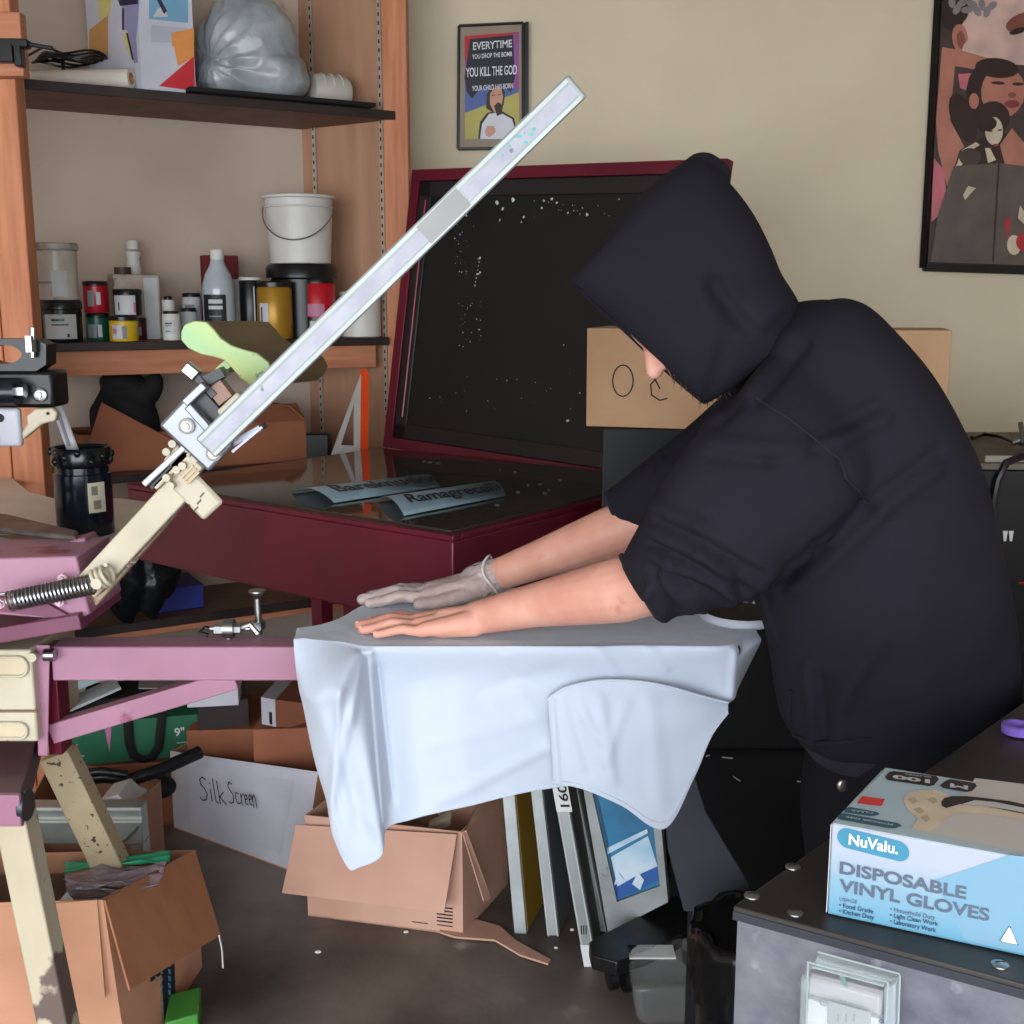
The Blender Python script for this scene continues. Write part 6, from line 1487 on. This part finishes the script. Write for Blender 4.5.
far=[(664,462,640,500,5,.009),(655,470,632,512,3,-.008),(690,455,660,505,5,.009),(680,475,655,520,3,-.008),(645,480,618,520,4,.008),(622,490,612,540,4,.007),(632,500,622,545,3,-.007),(660,510,640,548,4,.007)]
folds_on(swt,near,lambda p,n:p.y<YP-.04 and n.y<.3 and p.x>.185)
folds_on(swt,far,lambda p,n:p.y>YP+.04 and n.y<.3 and .235<p.x<.36)
fin(swt,[('SMOOTH',dict(factor=.5,iterations=2))])
ripple(swt,.0035,9)
# seam on the shoulder
from mathutils.bvhtree import BVHTree
BV={}
def onsurf(px,py,obj):
    if obj.name not in BV: BV[obj.name]=BVHTree.FromPolygons([v.co for v in obj.data.vertices],[p.vertices[:] for p in obj.data.polygons])
    loc,nr,idx,ds=BV[obj.name].ray_cast(CAM-wloc(obj),ray(px,py).normalized())
    return None if loc is None else loc+wloc(obj)+nr*.001
def sline(pts,r,name,m,parent,obj):
    P=[]
    for (x0,y0),(x1,y1) in zip(pts,pts[1:]):
        for i in range(6): P.append(onsurf(x0+(x1-x0)*i/6,y0+(y1-y0)*i/6,obj))
    P=[p for p in P if p is not None]
    b=M(); b.tube(P,r,6); return b.build(name,m,parent)
SEAM=mat('seam_dark',(26,25,32),.9)
sline([(756,398),(790,420),(815,440),(840,460),(845,478),(860,492),(868,508)],.0016,'shoulder_seam',SEAM,swt,swt)
# waistband, cuffs, pocket
b=M(); loft(b,[(808,752,982,716,YP,.158),(801,744,994,706,YP,.168),(794,734,1002,696,YP,.173)],pw=2.3,sub=3); wb_=b.build('waistband',mat('rib_knit',(34,32,42),.95,bump=.3,bscale=200),swt,smooth=60)
b=M()
for nm,c0_,c1_,Y0_,rr0 in (('cuff',(619,557),(656,617),1.638,.062),('cuff',(603,495),(627,552),1.978,.058)):
    a=PY(*c0_,Y0_); c=PY(*c1_,Y0_); m_=(a+c)/2; u=(c-a)/2; ax_=(EL-WL).normalized() if Y0_<1.8 else (ER-WR).normalized(); pts=[]
    for i in range(36): t_=2*PI*i/36; pts.append(m_+u*math.cos(t_)*.97+V((0,1,0))*rr0*.97*math.sin(t_)+ax_*.004)
    b=M(); b.tube(pts,.0045,8,closed=True); b.build(nm,MC['rib_knit'],swt)
# front pocket edge flap
b=M(); P=[PY(x,y,Y) for x,y,Y in ((770,650,1.54),(772,690,1.53),(776,728,1.52),(792,745,1.50),(830,748,1.49),(850,744,1.488))]
P=[onsurf(x,y,swt) for x,y in ((792,690),(790,715),(796,735),(815,744),(845,742),(870,738))]; P=[p for p in P if p is not None]
if len(P)>2: b.tube(P,[.002]+[.005]*(len(P)-2)+[.002],8); b.build('pocket_edge',HOOD,swt)
# ---- hood ----
b=M()
loft(b,[(702,404,802,312,YP,.105),(692,402,782,276,YP,.125),(666,382,764,240,YP,.137),(636,354,746,208,YP,.14),(606,324,726,182,YP,.137),(588,306,702,160,YP,.126),(572,292,676,166,YP,.110),(567,287,646,190,YP,.088),(566,285,614,228,YP,.060),(569,284,590,258,YP,.03)],pw=2.15)
b.sph(PY(702,176,YP),.034,.03,.034); b.sph(PY(716,174,YP),.022,.02,.02)
hd_=bake(b,'hood',HOOD,per,.006,5,.5)
# cut open along the face edge
e0=PY(569,287,YP); e1_=PY(697,405,YP); ed=(e1_-e0).normalized(); nf_=ed.cross(V((0,1,0))).normalized()
if nf_.dot(fdir)<0: nf_=-nf_
bm=bmesh.new(); bm.from_mesh(hd_.data); bm.normal_update(); w0_=wloc(hd_)
bmesh.ops.bisect_plane(bm,geom=bm.verts[:]+bm.edges[:]+bm.faces[:],plane_co=e0-w0_-nf_*.007,plane_no=nf_,clear_outer=True)
for v_ in bm.verts:
    p=v_.co+w0_; r_=p-CAM; zc=r_.y*cp-r_.z*sp; px=512+F*r_.x/zc; py=512-F*(r_.y*sp+r_.z*cp)/zc; dd_=0
    for x0,y0,x1,y1,w_,h_ in ((715,285,748,330,9,-.016),(748,290,790,270,14,-.008),(700,300,718,350,12,.008),(745,335,785,300,9,.010),(620,290,640,250,20,.003),(650,340,690,310,16,-.004),(722,350,712,390,7,-.008)):
        dx,dy=x1-x0,y1-y0; q_=min(max(((px-x0)*dx+(py-y0)*dy)/(dx*dx+dy*dy),0),1); d=math.hypot(px-x0-dx*q_,py-y0-dy*q_); dd_+=h_*math.exp(-(d/w_)**2)
    v_.co+=V((0,-dd_,0))*(1 if p.y<YP else .2)+v_.normal*.003*mnoise.noise(p*10)
bm.to_mesh(hd_.data); bm.free(); hd_.data.shade_smooth()
s_=hd_.modifiers.new('s','SOLIDIFY'); s_.thickness=.006; s_.offset=-1
# ---- trousers ----
b=M()
loft(b,[(815,722,985,690,YP,.150),(808,770,975,770,YP,.160),(806,830,962,840,YP,.165),(812,890,950,900,YP,.155)],pw=2.2)
for h_,k_,a_ in ((hL,kL,aL),(hR,kR,aR)): b.cap(h_,k_,.095,.078,24); b.cap(k_,a_+Z*.02,.078,.062,24)
tr=bake(b,'trousers',TRO,per,.008,4,.5)
ripple(tr,.006,8)
bpy.context.view_layer.update()
c=onsurf(843,785,tr)
if c is not None: b=M(); b.sph(c-V((0,.002,0)),.009,.004,.010); b.build('rivet',mat('rivet_metal',(170,160,150),.3,.9),tr)
for a_,nm in ((aL,'shoe'),(aR,'shoe')):
    b=M(); b.cap(V((a_.x,a_.y,.045)),V((a_.x-.18,a_.y,.038)),.045,.038,16); b.cbox((a_.x-.07,a_.y,.012),.30,.095,.024)
    o=b.build(nm,BLACKM,per); fin(o,[('REMESH',dict(mode='VOXEL',voxel_size=.006)),('SMOOTH',dict(factor=.5,iterations=3))])
# ================= LIGHT =================
w=bpy.data.worlds.new('daylight'); bpy.context.scene.world=w; w.use_nodes=True
bg=w.node_tree.nodes['Background']; bg.inputs[0].default_value=(.84,.91,1.0,1); bg.inputs[1].default_value=1.9
ld=bpy.data.lights.new('door_daylight','AREA'); ld.shape='RECTANGLE'; ld.size=6.5; ld.size_y=3.4; ld.energy=170; ld.color=(.93,.96,1.0)
lo=bpy.data.objects.new('door_daylight',ld); C.objects.link(lo); lo.location=(-1.2,-3.6,1.8); lo.rotation_euler=(PI/2,0,0)
s=bpy.context.scene
s.view_settings.view_transform='Standard'; s.view_settings.look='None'; s.view_settings.gamma=1; s.view_settings.use_curve_mapping=False
s.view_settings.exposure=1.0
s.cycles.max_bounces=8; s.cycles.transparent_max_bounces=12
